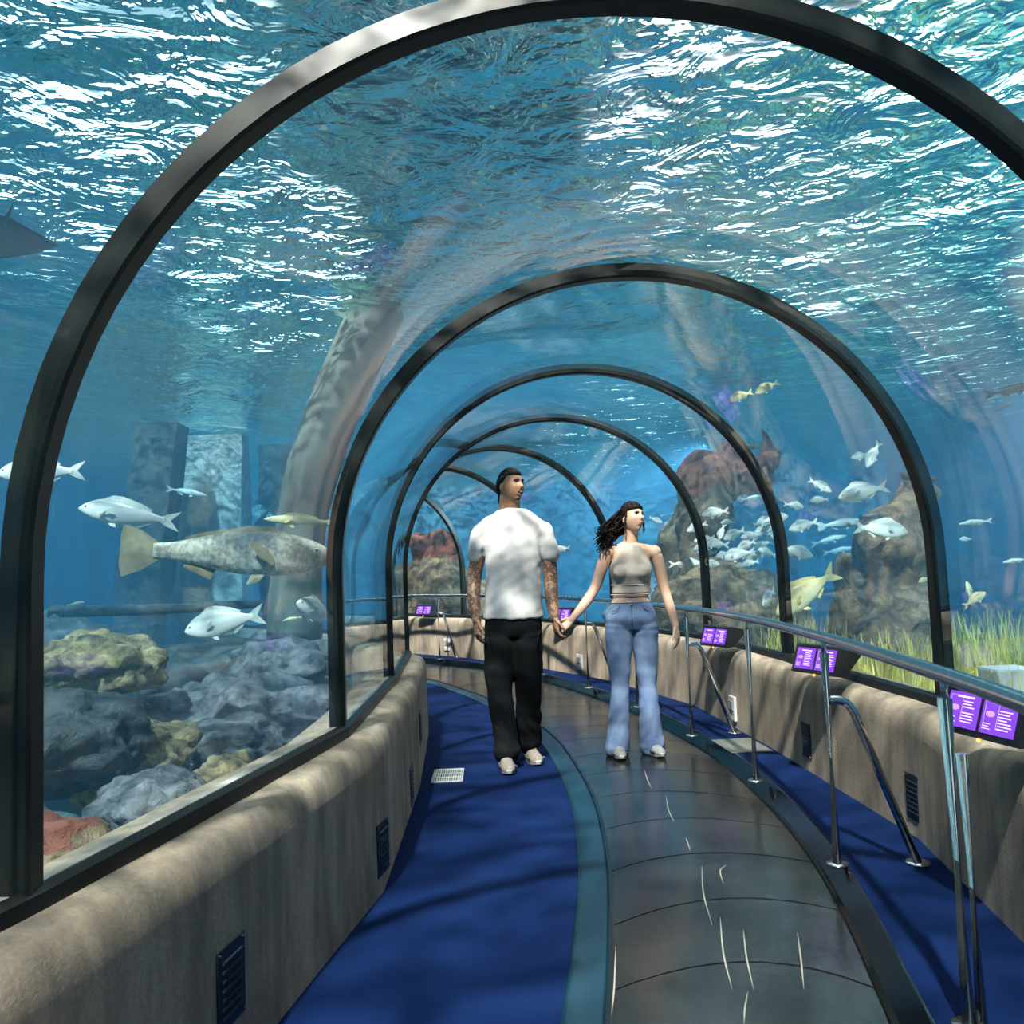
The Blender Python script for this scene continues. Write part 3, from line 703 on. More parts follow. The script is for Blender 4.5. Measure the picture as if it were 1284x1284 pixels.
def make_fish(kind, mat, name):
    xs, tp, bt, wr = SH[kind]; r = empty(name)
    bm = bmesh.new(); rings = []
    XS = [i/36*.86 for i in range(37)]
    def ip(a, x):
        for i in range(len(xs)-1):
            if xs[i+1] >= x: return a[i]+(a[i+1]-a[i])*(lambda f: f)((x-xs[i])/(xs[i+1]-xs[i]))
        return a[-1]
    for x in XS:
        t_, b_ = ip(tp, x), ip(bt, x); c = (t_+b_)/2; h = (t_-b_)/2; w_ = h*wr
        if x > .6: w_ *= 1-.55*(x-.6)/.26
        rings.append([V(.5-x, w_*math.copysign(abs(math.sin(a))**.9, math.sin(a)), c+h*math.cos(a)) for a in [2*PI*k/20 for k in range(20)]])
    loft(bm, rings); bmesh.ops.smooth_vert(bm, verts=bm.verts, factor=.5, use_axis_x=False, use_axis_y=True, use_axis_z=True)
    obj('body', bm, FM[mat], r, smooth=True)
    ht = tp[-1]; k = {'bream': 1, 'long': .8, 'slim': .7}[kind]; e = .5-xs[-1]
    if kind == 'long': tail = [(e+.03, ht), (e-.05, ht+.05), (e-.14, .115), (e-.155, .06), (e-.15, 0), (e-.155, -.06), (e-.14, -.115), (e-.05, -ht-.05), (e+.03, -ht)]
    else: tail = [(e+.03, ht), (e-.05, ht+.05*k), (e-.17, .135*k), (e-.12, .055*k), (e-.075, 0), (e-.12, -.055*k), (e-.17, -.135*k), (e-.05, -ht-.05*k), (e+.03, -ht)]
    bm = bmesh.new(); fin(bm, tail); obj('tail_fin', bm, FF[mat], r)
    top = max(tp); bot = min(bt)
    x1 = [.22, .30, .40, .50, .60, .70]; hh = [.01, .045, .04, .035, .03, .02] if kind != 'long' else [.004, .022, .016, .006, .014, .008]
    ol = [(.5-x, ip(tp, x)-.01) for x in x1]+[(.5-x-.02, ip(tp, x)+h*(k+.1)) for x, h in list(zip(x1, hh))[::-1]]
    bm = bmesh.new(); fin(bm, ol, th=.004); obj('dorsal_fin', bm, FF[mat], r)
    x1 = [.56, .62, .70]; ol = [(.5-x, ip(bt, x)+.008) for x in x1]+[(.5-x-.02, ip(bt, x)-h) for x, h in ((.70, .015), (.62, .035), (.57, .045))]
    bm = bmesh.new(); fin(bm, ol, th=.004); obj('anal_fin', bm, FF[mat], r)
    for s in (-1, 1):
        w_ = (ip(tp, .3)-ip(bt, .3))/2*wr
        Mf = Matrix.Translation((.22, s*w_*.92, -.035)) @ Matrix.Rotation(s*-.45, 4, 'Z') @ Matrix.Rotation(.5, 4, 'Y')
        bm = bmesh.new(); fin(bm, [(0, .012), (-.06, .03), (-.14, .028), (-.15, .01), (-.08, -.018), (0, -.014)], M_=Mf, th=.003); obj('pectoral_fin', bm, FF[mat], r)
        Mf = Matrix.Translation((.16, s*w_*.35, ip(bt, .34)+.012)) @ Matrix.Rotation(s*.4, 4, 'X')
        bm = bmesh.new(); fin(bm, [(.02, 0), (-.02, -.045), (-.07, -.055), (-.05, 0)], M_=Mf, th=.003); obj('pelvic_fin', bm, FF[mat], r)
        xe = .085; we = (ip(tp, xe)-ip(bt, xe))/2*wr; ze = ip(tp, xe)*.42
        es = {'bream': .019, 'long': .011, 'slim': .012}[kind]
        bm = bmesh.new(); sphere(bm, V(.5-xe, s*we*.86, ze), (es, es*.45, es), 14, 8); ey = obj('eye', bm, MT['iris'], r, smooth=True)
        bm = bmesh.new(); sphere(bm, V(.5-xe, s*(we*.86+es*.22), ze), (es*.6, es*.35, es*.6), 12, 8); obj('pupil', bm, MT['eye'], ey, smooth=True)
    return r
PROTO = {}
def put_fish(kind, mat, px, py, length_px, ang, Yd, label, yaw=0, group=None, name='fish', cat='fish', fat=1.):
    """ang: heading in the picture in degrees (0 right, 180 left, 90 up)"""
    key = (kind, mat)
    if key not in PROTO: PROTO[key] = make_fish(kind, mat, name); r = PROTO[key]
    else: r = copy_tree(PROTO[key]); r.name = name
    L_ = length_px*Yd/FPX/max(.35, math.cos(math.radians(yaw)))
    a = math.radians(ang); left = math.cos(a) < 0
    X = V(math.cos(a), 0, math.sin(a)); 
    X = Matrix.Rotation(math.radians(yaw), 3, 'Z') @ X
    Z = V(0, 0, 1); Yv = Z.cross(X).normalized(); Z = X.cross(Yv).normalized()
    m = Matrix((X*L_, Yv*L_, Z*L_*fat)).transposed().to_4x4(); m.translation = atY(px, py, Yd); r.matrix_world = m
    for q in ('label', 'category', 'group'):
        if q in r: del r[q]
    tag(r, label, cat, group); return r
F = put_fish
F('long', 'grey', 289, 694, 254, -4, 4.6, 'very large mottled grey fish with pale belly swimming right at left', 8, name='large_fish', fat=1.12)
F('bream', 'silver', 52, 592, 112, 180, 3.9, 'silver bream cut by the left frame edge, half behind the first arch', 0, name='silver_bream', fat=.85)
F('bream', 'silver', 162, 646, 130, 170, 4.1, 'silver bream nosing left just above the big grey fish tail', 0, name='silver_bream', fat=.72)
F('bream', 'silver', 282, 781, 102, 191, 4.4, 'silver bream swimming left below the big grey fish', 0, name='silver_bream')
F('slim', 'blue', 234, 617, 52, -12, 6.5, 'small bluish fish between the first bream and the pale pillar', 0, name='small_fish')
F('slim', 'yellow', 378, 653, 88, 176, 5.5, 'slender yellowish fish above the head of the big grey fish', 15, name='slender_fish')
F('bream', 'silver', 397, 768, 34, 160, 6.0, 'small silver fish seen head-on near the second arch at left', 65, name='silver_bream')
F('slim', 'yellow', 366, 776, 26, 190, 6.8, 'tiny yellow fish just left of the head-on silver fish', 0, name='small_fish')
F('slim', 'yellow', 95, 757, 24, 10, 5.8, 'tiny yellow fish above the sunken pole at left', 0, name='small_fish')
# right side
R_ = [('bream', 'silver', 1095, 570, 38, 240, 7.0, 'silver bream diving nose-down near the top of the right panel', 0, 'silver_bream'),
 ('bream', 'silver', 1028, 609, 33, -32, 7.5, 'silver bream heading down to the right above the pair of level bream', 0, 'silver_bream'),
 ('bream', 'silver', 1083, 617, 66, 192, 6.2, 'long silver bream facing left beside the top of the rock stack', 0, 'silver_bream'),
 ('bream', 'silver', 1028, 627, 24, 184, 8.0, 'little round silver fish between two larger bream', 0, 'silver_bream'),
 ('bream', 'silver', 995, 634, 26, -12, 8.0, 'small silver bream facing right just beyond the third arch', 0, 'silver_bream'),
 ('bream', 'silver', 1008, 659, 40, 195, 7.0, 'silver bream facing left with tail against a longer grey fish', 0, 'silver_bream'),
 ('long', 'blue', 1054, 657, 56, 5, 7.4, 'long pale fish level behind the large bream', 0, 'long_fish'),
 ('bream', 'silver', 1104, 664, 68, -8, 6.0, 'largest silver bream on the right, facing right in front of the rock stack', 0, 'silver_bream'),
 ('long', 'dark', 1096, 647, 38, 5, 6.8, 'dark fish directly above the largest silver bream', 0, 'dark_fish'),
 ('bream', 'silver', 998, 692, 44, -18, 6.8, 'silver bream nose-down to the right beside the third arch', 0, 'silver_bream'),
 ('slim', 'blue', 1040, 677, 46, 12, 8.5, 'faint bluish fish under the pair of level bream', 0, 'small_fish'),
 ('slim', 'blue', 1052, 690, 40, 8, 9.5, 'faint bluish fish lowest below the pair of level bream', 0, 'small_fish'),
 ('slim', 'blue', 944, 624, 30, 8, 9.5, 'faint bluish fish under the overhanging rock', 0, 'small_fish'),
 ('bream', 'yellow', 1012, 743, 96, 214, 6.2, 'big yellow fish with raised tail beside the foot of the third arch', 0, 'yellow_fish'),
 ('bream', 'silver', 964, 749, 30, 200, 7.5, 'pale round fish seen nearly head-on in front of the yellow fish', 55, 'silver_bream'),
 ('long', 'dark', 938, 560, 36, -5, 8.0, 'dark fish just under the surface at the third arch', 0, 'dark_fish'),
 ('bream', 'yellow', 929, 497, 34, 200, 7.5, 'surface reflection of a yellowish fish, built solid, lower of a pair', 0, 'yellow_fish'),  # fish mirrored in the water surface, modelled as a solid fish
 ('bream', 'yellow', 962, 486, 34, 205, 7.3, 'surface reflection of a yellowish fish, built solid, upper of a pair', 0, 'yellow_fish'),  # second mirrored fish, also modelled as a solid one
 ('slim', 'silver', 1223, 655, 42, 184, 6.0, 'slender silver fish facing left beyond the second arch at right', 0, 'slender_fish'),
 ('bream', 'silver', 1211, 676, 16, 180, 7.5, 'tiny silver fish below the slender one at right', 0, 'small_fish'),
 ('slim', 'silver', 1274, 703, 34, 186, 5.5, 'slender silver fish cut by the right frame edge', 0, 'slender_fish'),
 ('bream', 'yellow', 1222, 752, 34, 30, 5.2, 'yellowish fish nosing up to the right above the seagrass', 0, 'yellow_fish'),
 ('bream', 'yellow', 1216, 744, 28, 110, 5.4, 'yellowish fish pointing upward behind another above the seagrass', 30, 'yellow_fish'),
 ('bream', 'yellow', 1159, 727, 17, 200, 6.6, 'tiny yellow fish against the second arch at right', 0, 'small_fish'),
 ('slim', 'dark', 1270, 489, 72, 8, 5.0, 'dark slender fish below the surface at the right frame edge', 0, 'slender_fish'),
 ('slim', 'dark', 1258, 511, 22, 20, 6.0, 'small dark fish under the slender dark one at right', 0, 'small_fish'),
 ('bream', 'silver', 704, 689, 24, 190, 9.5, 'silver bream beside the man, seen past his left shoulder', 0, 'silver_bream'),
 ('bream', 'silver', 822, 652, 18, -25, 9.0, 'little silver fish in front of the woman face', 0, 'silver_bream'),
 ('slim', 'blue', 836, 645, 16, 10, 10., 'tiny fish between the woman face and the fourth arch', 0, 'small_fish'),
 ('bream', 'silver', 1080, 572, 26, 188, 9.0, 'faint silver fish beside the diving bream', 0, 'silver_bream')]
for a in R_: F(a[0], a[1], a[2], a[3], a[4], a[5], a[6], a[7], a[8], name=a[9])
shoal = [(897, 643, 27, 186), (874, 661, 22, 200), (905, 667, 18, 250), (921, 670, 28, 200), (897, 682, 28, 172), (884, 676, 22, 190), (926, 696, 33, 190), (936, 684, 26, 200), (956, 681, 28, 185), (963, 663, 28, 195), (971, 651, 32, 10), (955, 655, 24, 15),
         (950, 697, 24, 200), (962, 693, 22, 160), (943, 672, 22, 185), (887, 693, 20, 175), (907, 696, 18, 190), (941, 706, 18, 190), (878, 686, 16, 200), (969, 672, 20, 200), (913, 655, 16, 180), (930, 709, 14, 185)]
rr = random.Random(4)
for i, (px, py, L_, a) in enumerate(shoal):
    F('bream', 'silver', px, py, L_*1.18, a, 7.6+rr.random()*1.4, 'silver bream in the dense shoal between the fourth and third arch', rr.uniform(-35, 35), 'silver bream in the dense shoal', 'silver_bream')
F('bream', 'silver', 859, 707, 42, 0, 7.5, 'silver bream facing right, crossing left of the fourth arch', 0, name='silver_bream', fat=.8)
F('bream', 'silver', 889, 708, 28, 0, 7.8, 'silver bream facing right, just past the fourth arch', 10, name='silver_bream')
# ray gliding at the left edge
r = empty('ray', atY(-8, 300, 4.5)); tag(r, 'dark ray wing tip entering the frame at the upper left', 'ray')
bm = bmesh.new(); secs = []
for i in range(17):
    y = -1+i/8; w = (1-abs(y))**.8+.001
    secs.append([V(x*w*.22-.10*abs(y), y*.30, z*w*.05+.05*y*y) for x, z in [(-1, 0), (-.5, .5), (0, 1), (.5, .7), (1, 0), (.5, -.4), (0, -.5), (-.5, -.3)]])
loft(bm, secs); obj('wings', bm, FM['dark'], r, smooth=True)
bm = bmesh.new(); tube(bm, [V(-.15, 0, 0), V(-.25, .01, .01), V(-.32, .02, 0)], [.014, .008, .003], 8); obj('tail', bm, FM['dark'], r, smooth=True)
r.rotation_euler = (.2, .3, PI/2+.9)
# ------------------------------------------------------------------ people
def remeshed(name, bm, mats, parent, voxel, smooth=2, wob=None, fac=.5):
    bmesh.ops.recalc_face_normals(bm, faces=bm.faces)
    me = bpy.data.meshes.new('tmp'); bm.to_mesh(me); bm.free()
    o = bpy.data.objects.new('tmp', me); C.objects.link(o)
    m = o.modifiers.new('r', 'REMESH'); m.mode = 'VOXEL'; m.voxel_size = voxel; m.use_smooth_shade = True
    if smooth: s = o.modifiers.new('s', 'SMOOTH'); s.iterations = smooth; s.factor = fac
    dg = bpy.context.evaluated_depsgraph_get(); me2 = bpy.data.meshes.new_from_object(o.evaluated_get(dg)); bpy.data.objects.remove(o)
    if wob:
        nn = [v.normal.copy() for v in me2.vertices]
        for v, n_ in zip(me2.vertices, nn): v.co += n_*wob(v.co, n_)
    me2.name = name
    return link(name, me2, mats, parent)
def limb(bm, pts, rad, seg=18):
    P_ = catmull(pts, 5); n = len(P_); out = []
    for i in range(n):
        f = i/(n-1)*(len(rad)-1); k = min(int(f), len(rad)-2); a, b = rad[k], rad[k+1]; f -= k
        if isinstance(a, tuple) or isinstance(b, tuple):
            a = a if isinstance(a, tuple) else (a, a); b = b if isinstance(b, tuple) else (b, b)
            out.append((a[0]+(b[0]-a[0])*f, a[1]+(b[1]-a[1])*f))
        else: out.append(a+(b-a)*f)
    tube(bm, P_, out, seg)
    for e, p in ((0, P_[0]), (-1, P_[-1])):
        r = out[e]; r = min(r) if isinstance(r, tuple) else r
        sphere(bm, p, r*.98, 14, 8)
def rings(bm, L, seg=28, e=.92, yaw=0):
    """L: list of (center, rx, ry) stacked rings"""
    P_ = []; n = len(L)
    ax = V(math.cos(yaw), math.sin(yaw), 0); ay = V(-math.sin(yaw), math.cos(yaw), 0)
    cs = catmull([c for c, _, _ in L], 4); rs = catmull([(a, b, 0) for _, a, b in L], 4)
    loft(bm, [ell(c, r.x, r.y, seg, ax, ay, e) for c, r in zip(cs, rs)])
G = lambda x, s: math.exp(-(x/s)**2)
def head_pt(n, fem=0):
    x, y, z = n; p = V(x*.075, y*.097, z*.118)
    if fem: p = V(x*.069, y*.089, z*.104)
    if z < 0:
        p.x *= 1-(.20 if not fem else .33)*(-z)**1.4
        if y < 0: p.y *= 1-.45*(-z)**1.2
    if y > 0:
        k = y
        p.y += k*((.023 if not fem else .017)*G(x, .15)*(G(z+.17, .12)*1.0+.5*G(z-.0, .16)))          # nose
        p.y += k*.007*(G(x-.30, .25)+G(x+.30, .25))*G(z-.26, .10)*(1 if not fem else .4)       # brow
        p.y -= k*.013*(G(x-.36, .16)+G(x+.36, .16))*G(z-.10, .11)                              # sockets
        p.y += k*.006*(G(x-.55, .2)+G(x+.55, .2))*G(z+.15, .16)                                # cheekbones
        p.y += k*.011*G(x, .26)*(G(z+.44, .055)+G(z+.54, .06)) - k*.006*G(x, .3)*G(z+.49, .022)
        p.y += k*.015*G(x, .32)*G(z+.80, .16)                                                  # chin
        p.y -= k*.006*G(x, .4)*G(z+.65, .07)
        p.y -= k*.010*max(0, z-.45)
    return p
def head_mesh(bm, Mh, fem=0, scale=1.0, mask=None, off=None):
    nu, nv = 72, 56; g = []
    for j in range(nv+1):
        th = PI*j/nv; row = []
        for i in range(nu):
            a = 2*PI*i/nu; n = V(math.sin(th)*math.cos(a), math.sin(th)*math.sin(a), math.cos(th))
            p = head_pt(n, fem)
            if off: p = p+n*off(n)
            row.append((n, Mh @ p))
        g.append(row)
    vt = [[bm.verts.new(p) for n, p in r] for r in g[1:-1]]
    t_ = bm.verts.new(g[0][0][1]); b_ = bm.verts.new(g[-1][0][1])
    for j in range(len(vt)-1):
        for i in range(nu):
            bm.faces.new((vt[j][i], vt[j+1][i], vt[j+1][(i+1) % nu], vt[j][(i+1) % nu]))
    for i in range(nu):
        bm.faces.new((t_, vt[0][i], vt[0][(i+1) % nu])); bm.faces.new((b_, vt[-1][(i+1) % nu], vt[-1][i]))
def head_frame(center, yaw, pitch, roll=0):
    """yaw 0 looks at the camera (-Y); positive turns to the right of the picture"""
    m = Matrix.Rotation(PI+math.radians(yaw), 4, 'Z') @ Matrix.Rotation(math.radians(pitch), 4, 'X') @ Matrix.Rotation(math.radians(roll), 4, 'Y')
    m.translation = center; return m
def ears(bm, Mh, fem):
    for s in (-1, 1):
        w_ = .074 if not fem else .068
        Me = Mh @ Matrix.Translation((s*w_, -.012, -.004)) @ Matrix.Rotation(s*-.35, 4, 'Z')
        sphere(bm, V(0, 0, 0), (.009, .019, .031), 12, 8, mat=Me)
def face_parts(Mh, par, fem, iris, lipc, browc):
    for s in (-1, 1):
        n = V(s*.33, math.sqrt(1-.33**2-.10**2), .10); p = head_pt(n, fem)
        bm = bmesh.new(); sphere(bm, p-V(0, .0065, 0), (.0125, .0115, .0085), 16, 10, mat=Mh); e = obj('eye', bm, MT['eyewhite'], par, smooth=True)
        bm = bmesh.new(); sphere(bm, p+V(.001, .0026, 0), (.0055, .0032, .0058), 12, 8, mat=Mh); obj('iris', bm, iris, e, smooth=True)
        bm = bmesh.new(); pts = []
        for k in range(7):
            f = k/6; nx = s*(.14+.42*f); nz = .235+.05*math.sin(f*PI)-.03*f; nn = V(nx, math.sqrt(max(.01, 1-nx*nx-nz*nz)), nz); pts.append(Mh @ (head_pt(nn, fem)+nn*.002))
        tube(bm, pts, [.0022, .0042, .0044, .004, .0036, .003, .0015] if not fem else [.0015, .003, .003, .0028, .0024, .002, .001], 8); obj('eyebrow', bm, browc, par, smooth=True)
        bm = bmesh.new(); pts = []
        for k in range(7):
            f = k/6; nx = s*(.17+.33*f); nz = .145+.035*math.sin(f*PI); nn = V(nx, math.sqrt(max(.01, 1-nx*nx-nz*nz)), nz); pts.append(Mh @ (head_pt(nn, fem)+V(0, .003, 0)))
        tube(bm, pts, .0016, 6); obj('eyelashes', bm, browc, par, smooth=True)
    for nm, z0, bow in (('upper_lip', -.455, .02), ('lower_lip', -.535, -.035)):
        bm = bmesh.new(); pts = []
        for k in range(9):
            f = k/4-1; nx = f*.27; nz = z0+bow*(1-f*f)+.045*f*f*(1 if fem else .4); nn = V(nx, math.sqrt(max(.01, 1-nx*nx-nz*nz)), nz); pts.append(Mh @ (head_pt(nn, fem)+nn*.0005))
        tube(bm, pts, [.001, .003, .0045, .0052, .0050, .0052, .0045, .003, .001], 8); obj(nm, bm, lipc, par, smooth=True)
    if fem:
        bm = bmesh.new(); pts = []
        for k in range(7):
            f = k/3-1; nx = f*.2; nz = -.485+.03*f*f; nn = V(nx, math.sqrt(max(.01, 1-nx*nx-nz*nz)), nz); pts.append(Mh @ (head_pt(nn, fem)+nn*.002))
        tube(bm, pts, .0028, 6); obj('teeth', bm, MT['eyewhite'], par, smooth=True)
def hand(bm, wr, d, nrm, s, curl=.35, k=1., spread=.06, thumb_dir=None, curls=None):
    """wr wrist, d direction of the fingers, nrm palm normal (palm side), s=+1 thumb towards d x nrm"""
    d = d.normalized(); nrm = (nrm-d*nrm.dot(d)).normalized(); w_ = d.cross(nrm)*s
    L_ = .092*k
    secs = []
    for f, hw, ht in ((-.08, .024, .019), (.15, .030, .017), (.5, .039, .0155), (.85, .042, .0135), (1.03, .040, .011)):
        secs.append(ell(wr+d*L_*f, hw*k, ht*k, 18, w_, nrm, .8))
    loft(bm, secs)
    for i, (off, ln, r) in enumerate(((.031, .070, .0088), (.0105, .079, .0090), (-.0105, .073, .0086), (-.030, .058, .0078))):
        b = wr+d*L_*.95+w_*off*k; a = 0; p = b-d*.02*k; pts = [p, b]; dd = (d+w_*spread*(off/.03)).normalized()
        c_ = (curls[i] if curls else curl*(1+.12*i))
        for j, fr in enumerate((.46, .30, .24)):
            a += c_*(1.0 if j else .7); v_ = dd*math.cos(a)+nrm*math.sin(a); b = b+v_*ln*fr*k; pts.append(b)
        tube(bm, pts, [r*k*1.02, r*k, r*k*.97, r*k*.92, r*k*.72], 10); sphere(bm, pts[-1], r*k*.74, 10, 6)
    tb = wr+d*L_*.22+w_*.026*k; td = (d*.72+w_*.62+nrm*.30).normalized() if thumb_dir is None else thumb_dir.normalized()
    t1 = tb+td*.038*k; t2 = t1+(td+d*.35+nrm*.15).normalized()*.030*k; t3 = t2+(td+d*.6+nrm*.3).normalized()*.022*k
    tube(bm, [tb-td*.012*k, tb, t1, t2, t3], [.013*k, .0145*k, .0108*k, .010*k, .0078*k], 10); sphere(bm, t3, .008*k, 10, 6)
def skinmat(name, c, tattoo=None, rough=.5):
    t = NT(name); v = t.coord(); n1 = t.noise(v, 7, 3); col = t.ramp(n1, [(.3, tuple(x*.88 for x in c)), (.7, tuple(min(1, x*1.1) for x in c))])
    if tattoo:
        x0, x1, z0, z1 = tattoo; g = t.n('ShaderNodeTexCoord'); s_ = t.n('ShaderNodeSeparateXYZ'); t.l(g.outputs['Object'], s_.inputs[0])
        inz = t.math('MULTIPLY', t.math('LESS_THAN', s_.outputs['Z'], z1), t.math('GREATER_THAN', s_.outputs['Z'], z0))
        out_ = t.math('MAXIMUM', t.math('LESS_THAN', s_.outputs['X'], x0), t.math('GREATER_THAN', s_.outputs['X'], x1))
        n2 = t.noise(v, 16, 3, .6, 2.2); n3 = t.noise(v, 45, 2, .6, 1.5)
        band = t.math('LESS_THAN', t.math('ABSOLUTE', t.math('SUBTRACT', n2, .5)), .055)
        fill = t.math('GREATER_THAN', n3, .56)
        m = t.math('MULTIPLY', t.math('MINIMUM', t.math('ADD', band, t.math('MULTIPLY', fill, .55)), 1), t.math('MULTIPLY', t.math('MULTIPLY', inz, out_), .80))
        col = t.mix(m, col, (.03, .035, .04))
    t.bsdf(col, rough, 0, t.bump(t.noise(v, 160, 2), .05, .002), Subsurface_Weight=.06); return t.m
def cloth(name, c, c2=None, scale=500, rough=.9, bump=.3, fold=.0, extra=None):
    t = NT(name); v = t.coord(); n1 = t.noise(v, scale, 2); n2 = t.noise(v, 6, 4); c2 = c2 or tuple(x*.85 for x in c)
    col = t.ramp(n2, [(.35, c2), (.65, c)])
    if extra: col = extra(t, v, col)
    nb = t.bump(n2, fold, .03) if fold else None
    t.bsdf(col, rough, 0, t.bump(n1, bump, .002, nb), Specular_IOR_Level=.15); return t.m
MT['eyewhite'] = simple('eye_white', (.85, .83, .80), .25, 0, .03, 10, 0)
MT['iris_d'] = simple('iris_dark', (.035, .018, .010), .1, 0, .1, 10, 0)
MT['hair'] = simple('black_hair', (.007, .006, .005), .5, 0, .3, 220, .3, Specular_IOR_Level=.2)
MT['hair2'] = simple('dark_brown_hair', (.009, .005, .004), .55, 0, .4, 220, .3, Specular_IOR_Level=.15)
MT['lip_m'] = simple('lips', (.36, .16, .12), .4); MT['lip_f'] = simple('lips_red', (.45, .12, .10), .35)
# ---- the man
my = 5.44
m = lambda px, py, dy=0.: atY(px, py, my+dy)
man = empty('person', (.0, my, 0)); tag(man, 'man in plain white T-shirt and loose black trousers with tattooed forearms, holding hands', 'person')
def mobj(o, root):
    o.parent = root; o.matrix_parent_inverse = root.matrix_world.inverted(); return o
def rooted(root):
    bpy.context.view_layer.update()
    inv = Matrix.Translation(-root.location)
    for ch in children(root): ch.matrix_parent_inverse = inv
Hm = head_frame(m(640.5, 610.5, .0), 42, 6, -3)
bm = bmesh.new(); head_mesh(bm, Hm); ears(bm, Hm, 0)
limb(bm, [m(638, 668, .02), m(639, 645, .03), m(639, 622, .01)], [.080, .071, .066])
limb(bm, [m(605, 671, .02), m(620, 664, .03), m(640, 658, .03), m(662, 663, .03), m(681, 671, .02)], [.050, .050, .056, .050, .050])
rings(bm, [(m(643, 662, .02), .15, .09), (m(643, 695, .02), .16, .115), (m(643, 735, .02), .145, .105), (m(643, 765, .02), .15, .11), (m(643, 790, .02), .155, .115)])
LA = [m(604, 668, .02), m(599, 698, .03), m(594.5, 728, .04), m(594.5, 752, -.01), m(597.5, 777, -.05)]
RA = [m(683, 668, .02), m(688, 698, .03), m(690.5, 728, .04), m(692, 752, .0), m(695.5, 774, -.05)]
for A in (LA, RA): limb(bm, A, [.054, .050, .046, (.049, .043), .033])
limb(bm, [m(630, 785, .02), m(627, 860, -.02), m(633, 948, -.04)], [.085, .06, .042]); limb(bm, [m(658, 785, .02), m(661, 857, .06), m(664, 935, .17)], [.085, .06, .042])
wl, wr_ = LA[-1], RA[-1]
hand(bm, wl, V(.05, -.10, -1), V(.75, .45, 0), 1 if True else -1, .38, 1.04, thumb_dir=V(.35, -.65, -.75))
HC = m(699.5, 786, -.07)
hand(bm, wr_, V(.10, -.12, -1), V(.85, .25, 0), 1, .55, 1.04, thumb_dir=V(.5, -.5, -.6))
MT['skin_m'] = skinmat('skin_tan', (.40, .215, .125), (-.17, .17, .55, 1.40))
body = remeshed('body', bm, MT['skin_m'], man, .0044, 2)
# T-shirt
def folds(sc_, amp, z0=None):
    def f(c, n):
        a = noise.noise(V(c.x*5, c.y*5, c.z*2.2)*sc_)*amp + noise.noise(V(c.x*3+c.z*9, c.y*4, c.z*10)*sc_)*amp*.6
        return a
    return f
bm = bmesh.new()
rings(bm, [(m(641.5, 640, .03), .088, .080), (m(641.5, 644.5, .03), .128, .092), (m(640.5, 650, .03), .178, .098), (m(640, 657, .03), .218, .104), (m(640.5, 667, .03), .222, .112), (m(642, 680, .02), .200, .122), (m(643, 702, .01), .182, .132), (m(643.5, 735, .02), .186, .125), (m(643.5, 760, .02), .192, .130), (m(643.5, 775, .02), .197, .132)], 36)
limb(bm, [m(618, 662, .03), m(606, 668, .025), m(601, 680, .025), m(596.5, 696, .03)], [.066, .066, .064, .063], 24)
limb(bm, [m(664, 662, .03), m(679, 668, .025), m(684.5, 680, .025), m(688.5, 695, .03)], [.066, .066, .064, .063], 24)
MT['tee'] = cloth('white_cotton', (.64, .63, .62), (.60, .59, .58), 420, .9, .15, .06)
tee = remeshed('t_shirt', bm, MT['tee'], man, .0065, 3, lambda c, n: folds(1, .012)(c, n)+.014*noise.noise(V(c.x*15+c.z*2, c.y*9, c.z*3.2))+.006*noise.noise(V(c.x*9-c.z*14, c.y*12, c.z*9)))
bm = bmesh.new(); pts = [m(641.5, 640.5, .03)+V(.086*math.cos(a), .080*math.sin(a)-.004, .022*math.sin(a)) for a in [2*PI*k/28 for k in range(29)]]
tube(bm, pts, .0065, 8, cap=False); obj('collar', bm, MT['tee'], tee, smooth=True)
# trousers
bm = bmesh.new()
rings(bm, [(m(643, 768, .02), .172, .112), (m(643, 785, .02), .188, .125), (m(643, 798, .02), .160, .10)], 32)
limb(bm, [m(628, 795, .02), m(626.5, 830, .0), m(627, 865, -.02), m(630, 900, -.03), m(634, 932, -.04), m(635, 941, -.04)], [.105, .097, .087, .080, .078, .083], 24)
limb(bm, [m(659, 795, .02), m(660.5, 830, .03), m(661, 862, .07), m(661, 895, .11), m(663, 922, .15), m(663, 930, .16)], [.105, .096, .087, .080, .076, .080], 24)
MT['blackjean'] = cloth('black_denim', (.008, .009, .011), (.004, .005, .006), 380, .85, .3, .3)
tr_ = remeshed('trousers', bm, MT['blackjean'], man, .008, 7, lambda c, n: folds(1, .014)(c, n)+.010*noise.noise(V(c.x*14, c.y*9, c.z*15+c.x*16))*max(.25, min(1, (.55-c.z)/.3)))
for sx, px in ((-1, 613), (1, 676)):
    bm = bmesh.new(); a = m(px, 790, -.06); b = m(px-sx*3, 812, -.085); tube(bm, [a, (a+b)/2+V(0, -.004, 0), b], .004, 6); obj('pocket_seam', bm, MT['blackjean'], tr_, smooth=True)
